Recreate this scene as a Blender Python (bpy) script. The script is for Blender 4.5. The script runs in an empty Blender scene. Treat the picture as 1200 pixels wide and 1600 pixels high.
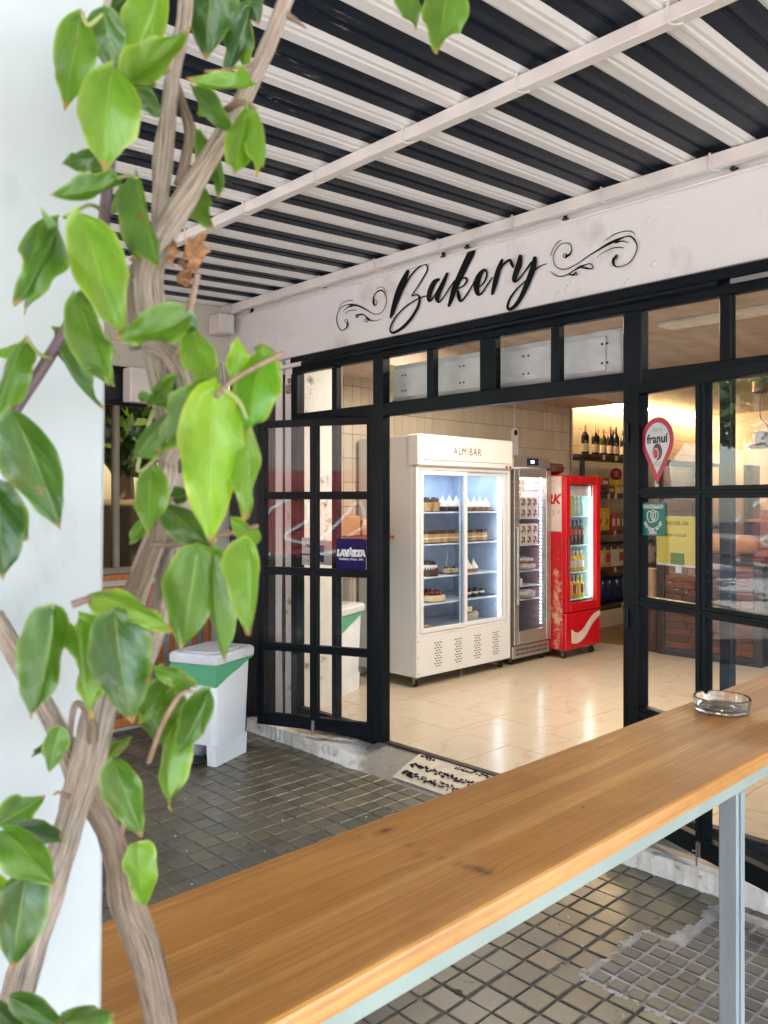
import bpy, math, random
from mathutils import Vector, Matrix, noise as mnoise
R = math.radians
random.seed(7)
SC = bpy.context.scene
COL = SC.collection

# ------------------------------------------------------------------ camera, world, sun, exposure
EYE = 1.6
F = 1268.0                      # focal length in photo pixels (photo 1200 x 1600), horizon at row 784
YAW = R(46)
FW = (-math.sin(YAW), math.cos(YAW)); RT = (math.cos(YAW), math.sin(YAW))
cam = bpy.data.cameras.new('camera'); camo = bpy.data.objects.new('camera', cam); COL.objects.link(camo)
camo.location = (0, 0, EYE); camo.rotation_euler = (R(90), 0, YAW)
cam.sensor_fit = 'VERTICAL'; cam.sensor_height = 36; cam.lens = F / 1600 * 36; cam.shift_y = -16 / 1600
cam.clip_start = .02; cam.clip_end = 400
cam.dof.use_dof = True; cam.dof.focus_distance = 4.2; cam.dof.aperture_fstop = 11
SC.camera = camo

w = bpy.data.worlds.new('World'); SC.world = w; w.use_nodes = True
nt = w.node_tree; bg = nt.nodes['Background']
sky = nt.nodes.new('ShaderNodeTexSky'); sky.sky_type = 'NISHITA'; sky.sun_disc = False
SUN_EL, SUN_AZ = 52, 62          # azimuth measured from +Y towards +X
sky.sun_elevation = R(SUN_EL); sky.sun_rotation = R(SUN_AZ); sky.dust_density = 1.2; sky.ozone_density = 1.0
nt.links.new(sky.outputs[0], bg.inputs[0]); bg.inputs[1].default_value = .15
sun = bpy.data.lights.new('sun', 'SUN'); sun.energy = 5; sun.angle = R(.5); sun.color = (1, .98, .95)
suno = bpy.data.objects.new('sun', sun); COL.objects.link(suno)
d = Vector((math.sin(R(SUN_AZ)) * math.cos(R(SUN_EL)), math.cos(R(SUN_AZ)) * math.cos(R(SUN_EL)), math.sin(R(SUN_EL))))
suno.rotation_euler = d.to_track_quat('Z', 'Y').to_euler(); suno.location = (0, 0, 20)
SC.view_settings.view_transform = 'Standard'; SC.view_settings.look = 'None'
SC.view_settings.exposure = 3.22; SC.view_settings.gamma = 1; SC.view_settings.use_curve_mapping = False
SC.render.engine = 'CYCLES'
SC.cycles.max_bounces = 9; SC.cycles.diffuse_bounces = 5; SC.cycles.glossy_bounces = 4
SC.cycles.transparent_max_bounces = 14; SC.cycles.transmission_bounces = 6
SC.cycles.caustics_refractive = False; SC.cycles.caustics_reflective = False
SC.cycles.sample_clamp_indirect = 5
SC.cycles.use_denoising = True

# ------------------------------------------------------------------ photo pixel -> place helpers (used while measuring the real positions)
def ray(x, y):
    L = (x - 600) / F
    return Vector((FW[0] + L * RT[0], FW[1] + L * RT[1], (784 - y) / F))
O = Vector((0, 0, EYE))
def onX(x, y, X): r = ray(x, y); return O + r * (X / r.x)
def onY(x, y, Y): r = ray(x, y); return O + r * (Y / r.y)
def onZ(x, y, z): r = ray(x, y); return O + r * ((z - EYE) / r.z)
def atT(x, y, t): return O + ray(x, y) * t
def proj(p):
    t = p[0] * FW[0] + p[1] * FW[1]
    return (600 + F * (p[0] * RT[0] + p[1] * RT[1]) / t, 784 - F * (p[2] - EYE) / t, t)

# ------------------------------------------------------------------ materials
def newmat(name):
    m = bpy.data.materials.new(name); m.use_nodes = True
    n = m.node_tree; b = n.nodes['Principled BSDF']
    return m, n, b
def rgb(c): return (c[0], c[1], c[2], 1)
def coords(n, kind='Object', scale=(1, 1, 1)):
    tc = n.nodes.new('ShaderNodeTexCoord'); mp = n.nodes.new('ShaderNodeMapping'); mp.inputs['Scale'].default_value = scale
    if kind == 'World':
        g = n.nodes.new('ShaderNodeNewGeometry'); n.links.new(g.outputs['Position'], mp.inputs[0])
    else:
        n.links.new(tc.outputs[kind], mp.inputs[0])
    return mp.outputs[0]
def noise_(n, vec, sc, det=4, rough=.55):
    t = n.nodes.new('ShaderNodeTexNoise'); t.inputs['Scale'].default_value = sc; t.inputs['Detail'].default_value = det
    t.inputs['Roughness'].default_value = rough; n.links.new(vec, t.inputs['Vector']); return t.outputs['Fac']
def ramp(n, fac, stops):
    r = n.nodes.new('ShaderNodeValToRGB'); e = r.color_ramp.elements
    while len(e) > 1: e.remove(e[-1])
    e[0].position = stops[0][0]; e[0].color = rgb(stops[0][1])
    for p, c in stops[1:]:
        k = e.new(p); k.color = rgb(c)
    n.links.new(fac, r.inputs[0]); return r.outputs[0]
def g3(v): return (v, v, v)
def mix(n, fac, a, b, mode='MIX'):
    m = n.nodes.new('ShaderNodeMix'); m.data_type = 'RGBA'; m.blend_type = mode
    for i, v in ((0, fac), (6, a), (7, b)):
        if isinstance(v, (int, float)): m.inputs[i].default_value = v
        elif isinstance(v, tuple): m.inputs[i].default_value = rgb(v)
        else: n.links.new(v, m.inputs[i])
    return m.outputs[2]
def math_(n, op, a, b=0., c=None):
    m = n.nodes.new('ShaderNodeMath'); m.operation = op
    for i, v in enumerate((a, b) if c is None else (a, b, c)):
        if isinstance(v, (int, float)): m.inputs[i].default_value = v
        else: n.links.new(v, m.inputs[i])
    return m.outputs[0]
def bump(n, b, h, strength=.3, dist=.01):
    k = n.nodes.new('ShaderNodeBump'); k.inputs['Strength'].default_value = strength; k.inputs['Distance'].default_value = dist
    n.links.new(h, k.inputs['Height']); n.links.new(k.outputs[0], b.inputs['Normal'])
def pm(name, c, c2=None, rough=.5, metal=0, sc=8, bmp=0, bsc=40, bd=.002, kind='World', stretch=(1, 1, 1), rvar=0, rnd=0, spec=.5, dirt=None, dsc=3, dth=(.55, .75)):
    """generic painted / plain material: two-tone noise, optional per-object tone, bump, roughness mottling, stains"""
    m, n, b = newmat(name)
    v = coords(n, kind, stretch)
    c2 = c2 or tuple(x * .82 for x in c)
    col = mix(n, ramp(n, noise_(n, v, sc), [(.35, g3(0)), (.65, g3(1))]), tuple(c), tuple(c2))
    if dirt:
        col = mix(n, ramp(n, noise_(n, v, dsc, 7, .65), [(dth[0], g3(0)), (dth[1], g3(1))]), col, tuple(dirt))
    if rnd:
        oi = n.nodes.new('ShaderNodeObjectInfo')
        k = math_(n, 'MULTIPLY_ADD', oi.outputs['Random'], rnd * 2, 1 - rnd)
        hs = n.nodes.new('ShaderNodeHueSaturation'); n.links.new(k, hs.inputs['Value']); n.links.new(col, hs.inputs['Color']); col = hs.outputs[0]
    n.links.new(col, b.inputs['Base Color'])
    b.inputs['Roughness'].default_value = rough; b.inputs['Metallic'].default_value = metal; b.inputs['Specular IOR Level'].default_value = spec
    if rvar:
        n.links.new(math_(n, 'MULTIPLY_ADD', noise_(n, v, sc * 2.3), rvar, rough - rvar / 2), b.inputs['Roughness'])
    if bmp: bump(n, b, noise_(n, v, bsc), bmp, bd)
    return m
def emis(name, c, s):
    m, n, b = newmat(name); b.inputs['Base Color'].default_value = rgb(c)
    b.inputs['Emission Color'].default_value = rgb(c); b.inputs['Emission Strength'].default_value = s; return m
def glassmat(name, tint=(1, 1, 1), boost=.58, rough=0.0, dirt=.02):
    m, n, b = newmat(name); n.nodes.remove(b); out = n.nodes['Material Output']
    t = n.nodes.new('ShaderNodeBsdfTransparent'); t.inputs[0].default_value = rgb(tint)
    g = n.nodes.new('ShaderNodeBsdfGlossy'); g.inputs['Roughness'].default_value = rough
    fr = n.nodes.new('ShaderNodeFresnel'); fr.inputs[0].default_value = 1.5
    # front and back faces must both read as air-to-glass
    geo = n.nodes.new('ShaderNodeNewGeometry')
    ior = math_(n, 'MULTIPLY_ADD', geo.outputs['Backfacing'], 1 / 1.5 - 1.5, 1.5); n.links.new(ior, fr.inputs[0])
    f = n.nodes.new('ShaderNodeMath'); f.operation = 'MULTIPLY'; f.use_clamp = True
    n.links.new(fr.outputs[0], f.inputs[0]); f.inputs[1].default_value = boost
    ms = n.nodes.new('ShaderNodeMixShader'); n.links.new(f.outputs[0], ms.inputs[0]); n.links.new(t.outputs[0], ms.inputs[1]); n.links.new(g.outputs[0], ms.inputs[2])
    df = n.nodes.new('ShaderNodeBsdfDiffuse'); df.inputs[0].default_value = rgb((.7, .7, .68))
    ms2 = n.nodes.new('ShaderNodeMixShader'); v = coords(n, 'World')
    n.links.new(math_(n, 'MULTIPLY', ramp(n, noise_(n, v, 14, 6, .7), [(.45, g3(0)), (.8, g3(1))]), dirt), ms2.inputs[0])
    n.links.new(ms.outputs[0], ms2.inputs[1]); n.links.new(df.outputs[0], ms2.inputs[2])
    n.links.new(ms2.outputs[0], out.inputs[0]); return m

M = {}
M['glass'] = glassmat('window_glass')
M['fridge_glass'] = glassmat('fridge_glass', (.96, .98, 1), 1.2, dirt=.01)
M['white_wall'] = pm('white_wall_paint', (.66, .65, .65), (.60, .59, .59), .55, sc=1.5, bmp=.25, bsc=7, bd=.01, dirt=(.44, .41, .40), dsc=2.2, dth=(.62, .85))
M['sign_wall'] = pm('sign_wall_paint', (.77, .76, .75), (.72, .71, .70), .45, sc=1.2, bmp=.35, bsc=5, bd=.012, dirt=(.52, .47, .43), dsc=3.2, dth=(.58, .80))
M['wall_edge'] = pm('wall_edge_paint', (.38, .38, .38), rough=.6)
M['canopy_white'] = pm('canopy_white_paint', (.81, .80, .785), (.75, .74, .725), .42, sc=2, stretch=(6, .4, 1), bmp=.1, bsc=12, dirt=(.50, .43, .36), dsc=1.4, dth=(.62, .80))
M['beam_paint'] = pm('beam_cream_paint', (.74, .71, .67), (.67, .63, .59), .45, sc=3, bmp=.12, bsc=30, dirt=(.40, .34, .28), dsc=7, dth=(.62, .8))
M['frame_black'] = pm('door_frame_paint', (.0022, .0048, .0078), (.005, .009, .013), .40, spec=.15, sc=4, bmp=.12, bsc=60, bd=.001, dirt=(.10, .09, .075), dsc=9, dth=(.69, .75))
M['steel_black'] = pm('black_steel', (.02, .02, .022), rough=.4)
M['bolt'] = pm('bolt_metal', (.35, .33, .30), rough=.4, metal=.9)
M['black_paint'] = pm('lettering_black', (.003, .004, .006), (.004, .005, .007), .6, spec=.15)
M['galv'] = pm('galvanised_steel', (.33, .38, .40), (.25, .29, .31), .45, metal=.3, sc=5, stretch=(3, 3, .6), bmp=.05, rvar=.2)
M['rail_paint'] = pm('pale_green_steel', (.29, .34, .30), (.24, .28, .25), .5, metal=.1, sc=4, bmp=.1, bsc=50, dirt=(.28, .25, .2), dsc=8, dth=(.66, .8))
M['column'] = pm('column_paint', (.44, .46, .465), (.36, .38, .39), .6, sc=3.5, stretch=(1, 1, .5), bmp=.5, bsc=22, bd=.003, dirt=(.30, .31, .30), dsc=9, dth=(.57, .80))
M['conc'] = pm('concrete_ledge', (.24, .22, .19), (.33, .30, .26), .75, sc=6, bmp=.5, bsc=60, bd=.004, dirt=(.12, .11, .10), dsc=9)
M['conc_white'] = pm('whitewashed_concrete', (.76, .75, .72), (.60, .58, .55), .8, sc=14, bmp=.7, bsc=45, bd=.006, dirt=(.22, .20, .18), dsc=12, dth=(.58, .68))
M['sand_conc'] = pm('sandy_concrete', (.42, .34, .24), (.50, .42, .32), .8, sc=10, bmp=.5, bsc=60, bd=.004)
M['grout'] = pm('pavement_grout', (.11, .095, .08), (.19, .17, .15), .85, sc=8, bmp=.7, bsc=90, bd=.004, dirt=(.42, .39, .36), dsc=5, dth=(.60, .66))
M['grout_light'] = pm('cement_grout', (.42, .40, .37), (.28, .26, .24), .85, sc=14, bmp=.8, bsc=70, bd=.005)
M['cream_tile'] = pm('cream_wall_tile', (.60, .52, .40), (.56, .48, .37), .18, sc=3, rnd=.06, bmp=.08, bsc=10, bd=.003)
M['tile_grout'] = pm('wall_tile_grout', (.16, .12, .08), rough=.9)
M['floor_tile'] = None
M['ochre_floor'] = pm('ochre_floor', (.28, .17, .05), (.2, .12, .04), .35)
M['ceiling'] = pm('ceiling_paint', (.46, .38, .30), rough=.8)
M['soffit'] = pm('soffit_paint', (.60, .48, .40), rough=.8)
M['fridge_white'] = pm('fridge_white_enamel', (.68, .68, .68), (.65, .65, .65), .28, sc=1)
M['fridge_liner'] = pm('fridge_liner', (.50, .58, .70), rough=.35)
M['fridge_steel'] = pm('brushed_steel', (.50, .47, .44), (.42, .39, .36), .34, metal=.75, stretch=(1, 1, 8), sc=6)
M['steel_liner'] = pm('ribbed_liner', (.36, .30, .32), rough=.4)
M['red'] = pm('red_enamel', (.52, .006, .012), (.48, .006, .012), .25, sc=1)
M['red_frost'] = None
M['dark_hole'] = pm('dark_opening', (.01, .01, .012), rough=.7)
M['rubber'] = pm('black_rubber', (.015, .015, .016), rough=.6)
M['white_plastic'] = pm('white_plastic', (.80, .82, .86), (.76, .79, .83), .3, sc=2)
M['lid_plastic'] = pm('grey_white_plastic', (.76, .78, .81), rough=.35)
M['bag'] = None
M['dark_wood'] = pm('dark_shelf_wood', (.045, .022, .012), (.03, .015, .01), .5, stretch=(1, .2, 6), sc=9)
M['orange_wood'] = pm('orange_varnished_wood', (.42, .14, .04), (.32, .10, .03), .4, stretch=(8, 8, .8), sc=6)
M['paper'] = pm('white_paper', (.72, .70, .66), rough=.7)
M['led_warm'] = emis('warm_led_strip', (1, .72, .36), 9)
M['led_cool'] = emis('cool_led_strip', (.80, .90, 1), 2.2)
M['led_mint'] = emis('mint_led_strip', (.72, 1, .90), 3)
M['asphalt'] = pm('asphalt', (.055, .055, .057), (.045, .045, .047), .8, bmp=.3, bsc=60)

# ------------------------------------------------------------------ mesh builder
class MB:
    def __init__(s): s.v = []; s.f = []; s.mi = []; s.uv = None
    def add(s, vs, fs, mi=0):
        k = len(s.v); s.v += [tuple(a) for a in vs]; s.f += [tuple(i + k for i in f) for f in fs]; s.mi += [mi] * len(fs); return s
    def box(s, a, b, mi=0, mat=None):
        x0, y0, z0 = (min(a[i], b[i]) for i in range(3)); x1, y1, z1 = (max(a[i], b[i]) for i in range(3))
        vs = [Vector(p) for p in ((x0, y0, z0), (x1, y0, z0), (x1, y1, z0), (x0, y1, z0), (x0, y0, z1), (x1, y0, z1), (x1, y1, z1), (x0, y1, z1))]
        if mat: vs = [mat @ p for p in vs]
        return s.add(vs, [(0, 3, 2, 1), (4, 5, 6, 7), (0, 1, 5, 4), (1, 2, 6, 5), (2, 3, 7, 6), (3, 0, 4, 7)], mi)
    def rbox(s, a, b, r=.004, mi=0, mat=None):
        """box with chamfered edges"""
        lo = [min(a[i], b[i]) for i in range(3)]; hi = [max(a[i], b[i]) for i in range(3)]
        r = min([r] + [(hi[i] - lo[i]) * .45 for i in range(3)])
        vs = []; idx = {}
        for sx in (0, 1):
            for sy in (0, 1):
                for sz in (0, 1):
                    c = [(hi if q else lo)[i] for i, q in enumerate((sx, sy, sz))]
                    sg = [-1 if q else 1 for q in (sx, sy, sz)]
                    for ax in range(3):
                        p = [c[i] + (sg[i] * r if i != ax else 0) for i in range(3)]
                        idx[(sx, sy, sz, ax)] = len(vs); vs.append(Vector(p))
        fs = []
        for ax in range(3):
            o = [i for i in range(3) if i != ax]
            for q in (0, 1):
                def k(u, w_):
                    t = [0, 0, 0]; t[ax] = q; t[o[0]] = u; t[o[1]] = w_; return idx[(t[0], t[1], t[2], ax)]
                f = [k(0, 0), k(1, 0), k(1, 1), k(0, 1)]
                if (q == 1) == (ax == 1): f.reverse()
                fs.append(tuple(f))
        for ax in range(3):           # edges parallel to ax
            o = [i for i in range(3) if i != ax]
            for u in (0, 1):
                for w_ in (0, 1):
                    def k(e, a2):
                        t = [0, 0, 0]; t[ax] = e; t[o[0]] = u; t[o[1]] = w_; return idx[(t[0], t[1], t[2], a2)]
                    f = (k(0, o[0]), k(1, o[0]), k(1, o[1]), k(0, o[1]))
                    fs.append(f)
        for sx in (0, 1):
            for sy in (0, 1):
                for sz in (0, 1): fs.append(tuple(idx[(sx, sy, sz, a2)] for a2 in range(3)))
        cc = Vector([(lo[i] + hi[i]) / 2 for i in range(3)])
        out = []
        for f in fs:
            p = [vs[i] for i in f]; nrm = (p[1] - p[0]).cross(p[2] - p[0]); m_ = sum(p, Vector()) / len(p)
            out.append(f if nrm.dot(m_ - cc) > 0 else tuple(reversed(f)))
        if mat: vs = [mat @ p for p in vs]
        return s.add(vs, out, mi)
    def lathe(s, prof, c=(0, 0, 0), n=16, mi=0, cap=True, mat=None):
        vs = []; fs = []
        for r, z in prof:
            for i in range(n):
                a = 2 * math.pi * i / n; vs.append(Vector((c[0] + r * math.cos(a), c[1] + r * math.sin(a), c[2] + z)))
        for j in range(len(prof) - 1):
            for i in range(n):
                fs.append((j * n + i, j * n + (i + 1) % n, (j + 1) * n + (i + 1) % n, (j + 1) * n + i))
        if cap:
            fs.append(tuple(reversed(range(n)))); fs.append(tuple(range((len(prof) - 1) * n, len(prof) * n)))
        if mat: vs = [mat @ p for p in vs]
        return s.add(vs, fs, mi)
    def tube(s, pts, r, n=8, mi=0, cap=True):
        pts = [Vector(p) for p in pts]; rs = r if isinstance(r, (list, tuple)) else [r] * len(pts)
        up = Vector((0, 0, 1)); vs = []; fs = []; prev = None
        for i, p in enumerate(pts):
            t = (pts[min(i + 1, len(pts) - 1)] - pts[max(i - 1, 0)]).normalized()
            if prev is None:
                a = t.cross(up);
                if a.length < .1: a = t.cross(Vector((1, 0, 0)))
                a.normalize()
            else: a = (prev - t * prev.dot(t)).normalized()
            prev = a; b = t.cross(a)
            for k in range(n):
                q = 2 * math.pi * k / n; vs.append(p + (a * math.cos(q) + b * math.sin(q)) * rs[i])
        for j in range(len(pts) - 1):
            for k in range(n): fs.append((j * n + k, j * n + (k + 1) % n, (j + 1) * n + (k + 1) % n, (j + 1) * n + k))
        if cap: fs.append(tuple(reversed(range(n)))); fs.append(tuple(range((len(pts) - 1) * n, len(pts) * n)))
        return s.add(vs, fs, mi)
    def prism(s, poly, thick, mat=None, mi=0):
        """poly: (x,z) outline extruded along +y by thick"""
        n = len(poly); vs = [Vector((x, 0, z)) for x, z in poly] + [Vector((x, thick, z)) for x, z in poly]
        fs = [tuple(range(n)), tuple(reversed(range(n, 2 * n)))] + [(i, i + n, (i + 1) % n + n, (i + 1) % n) for i in range(n)]
        if mat: vs = [mat @ p for p in vs]
        return s.add(vs, fs, mi)
    def mesh(s, name, mats):
        me = bpy.data.meshes.new(name); me.from_pydata([tuple(v) for v in s.v], [], s.f)
        for m in (mats if isinstance(mats, (list, tuple)) else [mats]): me.materials.append(m)
        if any(s.mi): me.polygons.foreach_set('material_index', s.mi)
        me.update(); return me
    def build(s, name, mats, parent=None, smooth=False, loc=None, rz=0, ang=None):
        me = s.mesh(name, mats)
        if smooth:
            me.polygons.foreach_set('use_smooth', [True] * len(me.polygons))
            if hasattr(me, 'set_sharp_from_angle'): me.set_sharp_from_angle(angle=R(ang or 40))
        return link(name, me, parent, loc, rz)
def link(name, me, parent=None, loc=None, rz=0):
    o = bpy.data.objects.new(name, me); COL.objects.link(o)
    if parent: o.parent = parent
    if loc is not None: o.location = loc
    if rz: o.rotation_euler = (0, 0, rz)
    return o
def tag(o, label=None, cat=None, group=None, kind=None):
    for k, v in (('label', label), ('category', cat), ('group', group), ('kind', kind)):
        if v: o[k] = v
    return o
def thing(name, label, cat, loc=(0, 0, 0), rz=0, group=None):
    o = link(name, None, None, loc, rz); o.empty_display_size = .1
    return tag(o, label, cat, group)
def struct(o): o['kind'] = 'structure'; return o
def textmesh(txt, size, bold=0.0, shear=0.0, spacing=1.0):
    c = bpy.data.curves.new('lettering', 'FONT'); c.body = txt; c.size = size; c.align_x = 'CENTER'; c.align_y = 'CENTER'
    c.offset = bold; c.shear = shear; c.space_character = spacing; c.resolution_u = 3
    o = bpy.data.objects.new('lettering', c); COL.objects.link(o)
    dg = bpy.context.evaluated_depsgraph_get(); me = bpy.data.meshes.new_from_object(o.evaluated_get(dg))
    bpy.data.objects.remove(o); return me
def text(txt, size, mtl, parent, mw, bold=0.0, shear=0., name='lettering', spacing=1.0, sx=1.0):
    """mw: matrix mapping text plane (x right, y up, z out) into the parent's space"""
    me = textmesh(txt, size, bold, shear, spacing); me.materials.clear(); me.materials.append(mtl)
    me.transform(mw @ Matrix.Diagonal((sx, 1, 1, 1))); return link(name, me, parent)
def frame_of(right, up, org):
    r_ = Vector(right).normalized(); u = Vector(up).normalized(); n_ = r_.cross(u)
    return Matrix(((r_.x, u.x, n_.x, org[0]), (r_.y, u.y, n_.y, org[1]), (r_.z, u.z, n_.z, org[2]), (0, 0, 0, 1)))
def cr(pts, k=6):
    """Catmull-Rom smoothing of tuples"""
    out = []
    for i in range(len(pts) - 1):
        p0 = pts[max(i - 1, 0)]; p1 = pts[i]; p2 = pts[i + 1]; p3 = pts[min(i + 2, len(pts) - 1)]
        for j in range(k):
            t = j / k
            out.append(tuple(.5 * ((2 * b) + (-a + c) * t + (2 * a - 5 * b + 4 * c - d_) * t * t + (-a + 3 * b - 3 * c + d_) * t ** 3) for a, b, c, d_ in zip(p0, p1, p2, p3)))
    out.append(tuple(pts[-1])); return out
# ================================================================== THE SETTING
FLOOR = .12                      # shop floor above the pavement
YF = 3.49                        # outer face of the shopfront wall
# ---- ground sheet, road, far pavement
struct(MB().box((-60, -60, -.5), (60, 60, -.016)).build('ground', M['asphalt']))
b = MB().box((-12, -1.3, -.016), (12, YF + .3, -.003))
pavement = struct(b.build('pavement', M['grout']))
struct(MB().box((-60, -14, -.012), (60, -11.5, .1)).build('far_pavement', M['conc']))
struct(MB().box((-60, -5.2, -.014), (60, -1.301, .004)).build('kerbside_bounce_strip', pm('bounce_concrete', (.52, .515, .50), (.46, .455, .44), .8)))  # pale strip out of view, put in to bounce sunlight under the canopy

def pave_mat(name, cols, wet=.3):
    m, n, b = newmat(name)
    v = coords(n, 'World'); oi = n.nodes.new('ShaderNodeObjectInfo'); geo = n.nodes.new('ShaderNodeNewGeometry')
    rnd = math_(n, 'FRACT', math_(n, 'ADD', oi.outputs['Random'], geo.outputs['Random Per Island']))
    base = ramp(n, rnd, cols)
    fine = noise_(n, v, 95, 5, .7); big = noise_(n, v, 3.5, 5, .6)
    col = mix(n, math_(n, 'MULTIPLY', fine, .55), base, (.035, .032, .022))
    col = mix(n, ramp(n, big, [(.42, g3(0)), (.62, g3(.5))]), col, (.16, .13, .075))
    spk = ramp(n, noise_(n, v, 46, 3, .5), [(.70, g3(0)), (.76, g3(1))]); col = mix(n, math_(n, 'MULTIPLY', spk, .35), col, (.35, .33, .29))
    n.links.new(col, b.inputs['Base Color'])
    n.links.new(math_(n, 'MULTIPLY_ADD', noise_(n, v, 9, 5), .28, wet - .12), b.inputs['Roughness'])
    bump(n, b, fine, .25, .002); return m
M['paver'] = pave_mat('olive_paver', [(0, (.115, .104, .076)), (.35, (.150, .132, .095)), (.6, (.095, .088, .068)), (.8, (.19, .155, .105)), (1, (.12, .104, .078))], .30)
M['paver_small'] = pave_mat('grey_paver', [(0, (.13, .12, .10)), (.5, (.18, .155, .125)), (1, (.10, .095, .085))], .5)

def pad_mesh(s, h, name, mtl):
    b = MB(); k = s / 2; q = k - .0035
    v = [(-k, -k, 0), (k, -k, 0), (k, k, 0), (-k, k, 0), (-k, -k, h - .003), (k, -k, h - .003), (k, k, h - .003), (-k, k, h - .003), (-q, -q, h), (q, -q, h), (q, q, h), (-q, q, h)]
    f = [(8, 9, 10, 11)] + [(i, (i + 1) % 4, (i + 1) % 4 + 4, i + 4) for i in range(4)] + [(i + 4, (i + 1) % 4 + 4, (i + 1) % 4 + 8, i + 8) for i in range(4)]
    return b.add(v, f)
PIT = .1045
def in_patch(x, y): return y > 2.37 and y < 3.2 and ((x > -1.49 and y < 2.78) or x > -1.385) and x < -.3
pads = []
ix0 = int(-6.0 / PIT)
for i in range(ix0, int(1.4 / PIT)):
    for j in range(-14, 31):
        x = i * PIT + .03; y = 3.205 - j * PIT
        if y < -1.0 or in_patch(x, y): continue
        if x < -5.3 and y > 1.85: continue
        if (i // 9 + j // 7) % 2 == 0: y += .004
        pads.append((x + random.uniform(-.003, .003), y + random.uniform(-.003, .003)))
def visible(p):
    x, y, t = proj((p[0], p[1], 0))
    if t < .5 or not (165 < x < 1210 and 1000 < y < 1640): return 0
    edge = 1312.5 - .375 * (x - 500); near = 1590 - .55 * (x - 500)
    if y > edge and y < near: return 0
    return 1 / t
pads.sort(key=lambda p: -visible(p) or 1)
padm = pad_mesh(PIT - .0080, .0065, 'paver', None).mesh('paver', M['paver'])
stuffb = MB()
src = pad_mesh(PIT - .0080, .0065, 'paver', None)
for k, p in enumerate(pads):
    tilt = Matrix.Translation((p[0], p[1], -.003)) @ Matrix.Rotation(random.gauss(0, .011), 4, 'X') @ Matrix.Rotation(random.gauss(0, .011), 4, 'Y') @ Matrix.Rotation(random.gauss(0, .014), 4, 'Z') @ Matrix.Diagonal((random.uniform(.95, 1.03), random.uniform(.95, 1.03), random.uniform(.85, 1.15), 1))
    if k < 290 and visible(p) > 0:
        o = link('paver', padm, pavement); o.matrix_local = tilt
    else: stuffb.add([tilt @ Vector(v) for v in src.v], src.f)
s_ = stuffb.build('pavers', M['paver'], pavement); s_['kind'] = 'stuff'
# small cement-bedded pavers of the repaired corner
PS = .0685
b = MB().box((-1.5, 2.375, -.0035), (-.3, 2.79, .0035)); b.box((-1.395, 2.79, -.0035), (-.3, 3.2, .0035))
for k in range(420):   # ragged cement smears along the patch border
    t = random.random(); x, y = random.choice(((-1.5, 2.37 + .42 * t), (-1.5 + 1.1 * t, 2.375), (-1.395, 2.79 + .4 * t), (-1.5 + .1 * t, 2.79)))
    r_ = random.uniform(.004, .014); x += random.gauss(0, .007); y += random.gauss(0, .007); n_ = 6
    vs = [(x + math.cos(a * 6.28 / n_) * r_ * random.uniform(.6, 1.2), y + math.sin(a * 6.28 / n_) * r_ * random.uniform(.6, 1.2), .0037 + k * .000002) for a in range(n_)]
    vs2 = [(a, c, .001) for a, c, _ in vs]
    b.add(vs + vs2, [tuple(range(n_))] + [(i, i + n_, (i + 1) % n_ + n_, (i + 1) % n_) for i in range(n_)])
patch = b.build('cement_bed', M['grout_light'], pavement)
sm = pad_mesh(PS - .014, .007, 'small', None).mesh('small_paver', M['paver_small'])
for i in range(18):
    for j in range(13):
        x = -1.455 + i * PS; y = 2.415 + j * PS
        if not in_patch(x - .02, y) or y > 3.16: continue
        o = link('small_paver', sm, pavement); o.matrix_local = Matrix.Translation((x + random.uniform(-.003, .003), y + random.uniform(-.003, .003), random.uniform(.001, .003))) @ Matrix.Rotation(random.gauss(0, .03), 4, 'Z')
# crumbs and specks on the paving
b = MB()
for k in range(70):
    x = random.uniform(-4.6, -.6); y = random.uniform(1.2, 3.15); r_ = random.uniform(.002, .0045)
    b.lathe([(r_, 0), (r_ * .9, r_), (0.0005, r_ * 1.4)], (x, y, .0035), 5, cap=False)
tag(b.build('litter_specks', M['paper']), 'tiny pale crumbs scattered over the dark paving', 'litter', kind='stuff')
# cigarette/gum spot
tag(MB().lathe([(.014, 0), (.013, .002), (.002, .003)], (*onZ(716, 1552, 0).xy, .004), 10).build('gum_spot', M['dark_hole']), 'black flattened gum spot on a paver near the steel leg', 'gum spot')

# ---- concrete ledge under the shopfront, whitewashed edge, ramp in the doorway
b = MB()
b.box((-4.75, 3.30, -.01), (-3.80, 3.92, .086)); b.box((-1.93, 3.30, -.01), (1.5, 3.92, .086))
ledge = struct(b.build('concrete_ledge', M['conc']))
rng = random.Random(3)
b = MB()
def ragged_strip(b, x0, x1, y0, y1, z0, z1, n=140, amp=.004):
    vs = []; fs = []
    for i in range(n + 1):
        x = x0 + (x1 - x0) * i / n; a = amp * 3 * mnoise.noise((x * 9, 1, 0)) + amp * 1.5 * mnoise.noise((x * 35, 2, 0)); c = amp * 3 * mnoise.noise((x * 8, 4, 0))
        vs += [(x, y0 + a, z0), (x, y0 + .008 + a, z1 + .006 * mnoise.noise((x * 12, 9, 0)) - .003), (x, y1 + c, z1)]
    for i in range(n):
        k = i * 3; fs += [(k, k + 3, k + 4, k + 1), (k + 1, k + 4, k + 5, k + 2)]
    b.add(vs, fs)
ragged_strip(b, -4.75, -3.78, 3.245, 3.30, 0, .09); ragged_strip(b, -1.97, 1.5, 3.245, 3.302, 0, .09, 400)
struct(b.build('whitewashed_kerb', M['conc_white'], smooth=True))
b = MB(); b.box((-4.72, 3.302, .086), (-3.9, 3.36, .0895)); b.box((-1.92, 3.304, .086), (1.5, 3.35, .0895))
struct(b.build('sandy_ledge_strip', M['sand_conc']))
m, n, bs = newmat('ramp_concrete'); v = coords(n, 'World')
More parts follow.
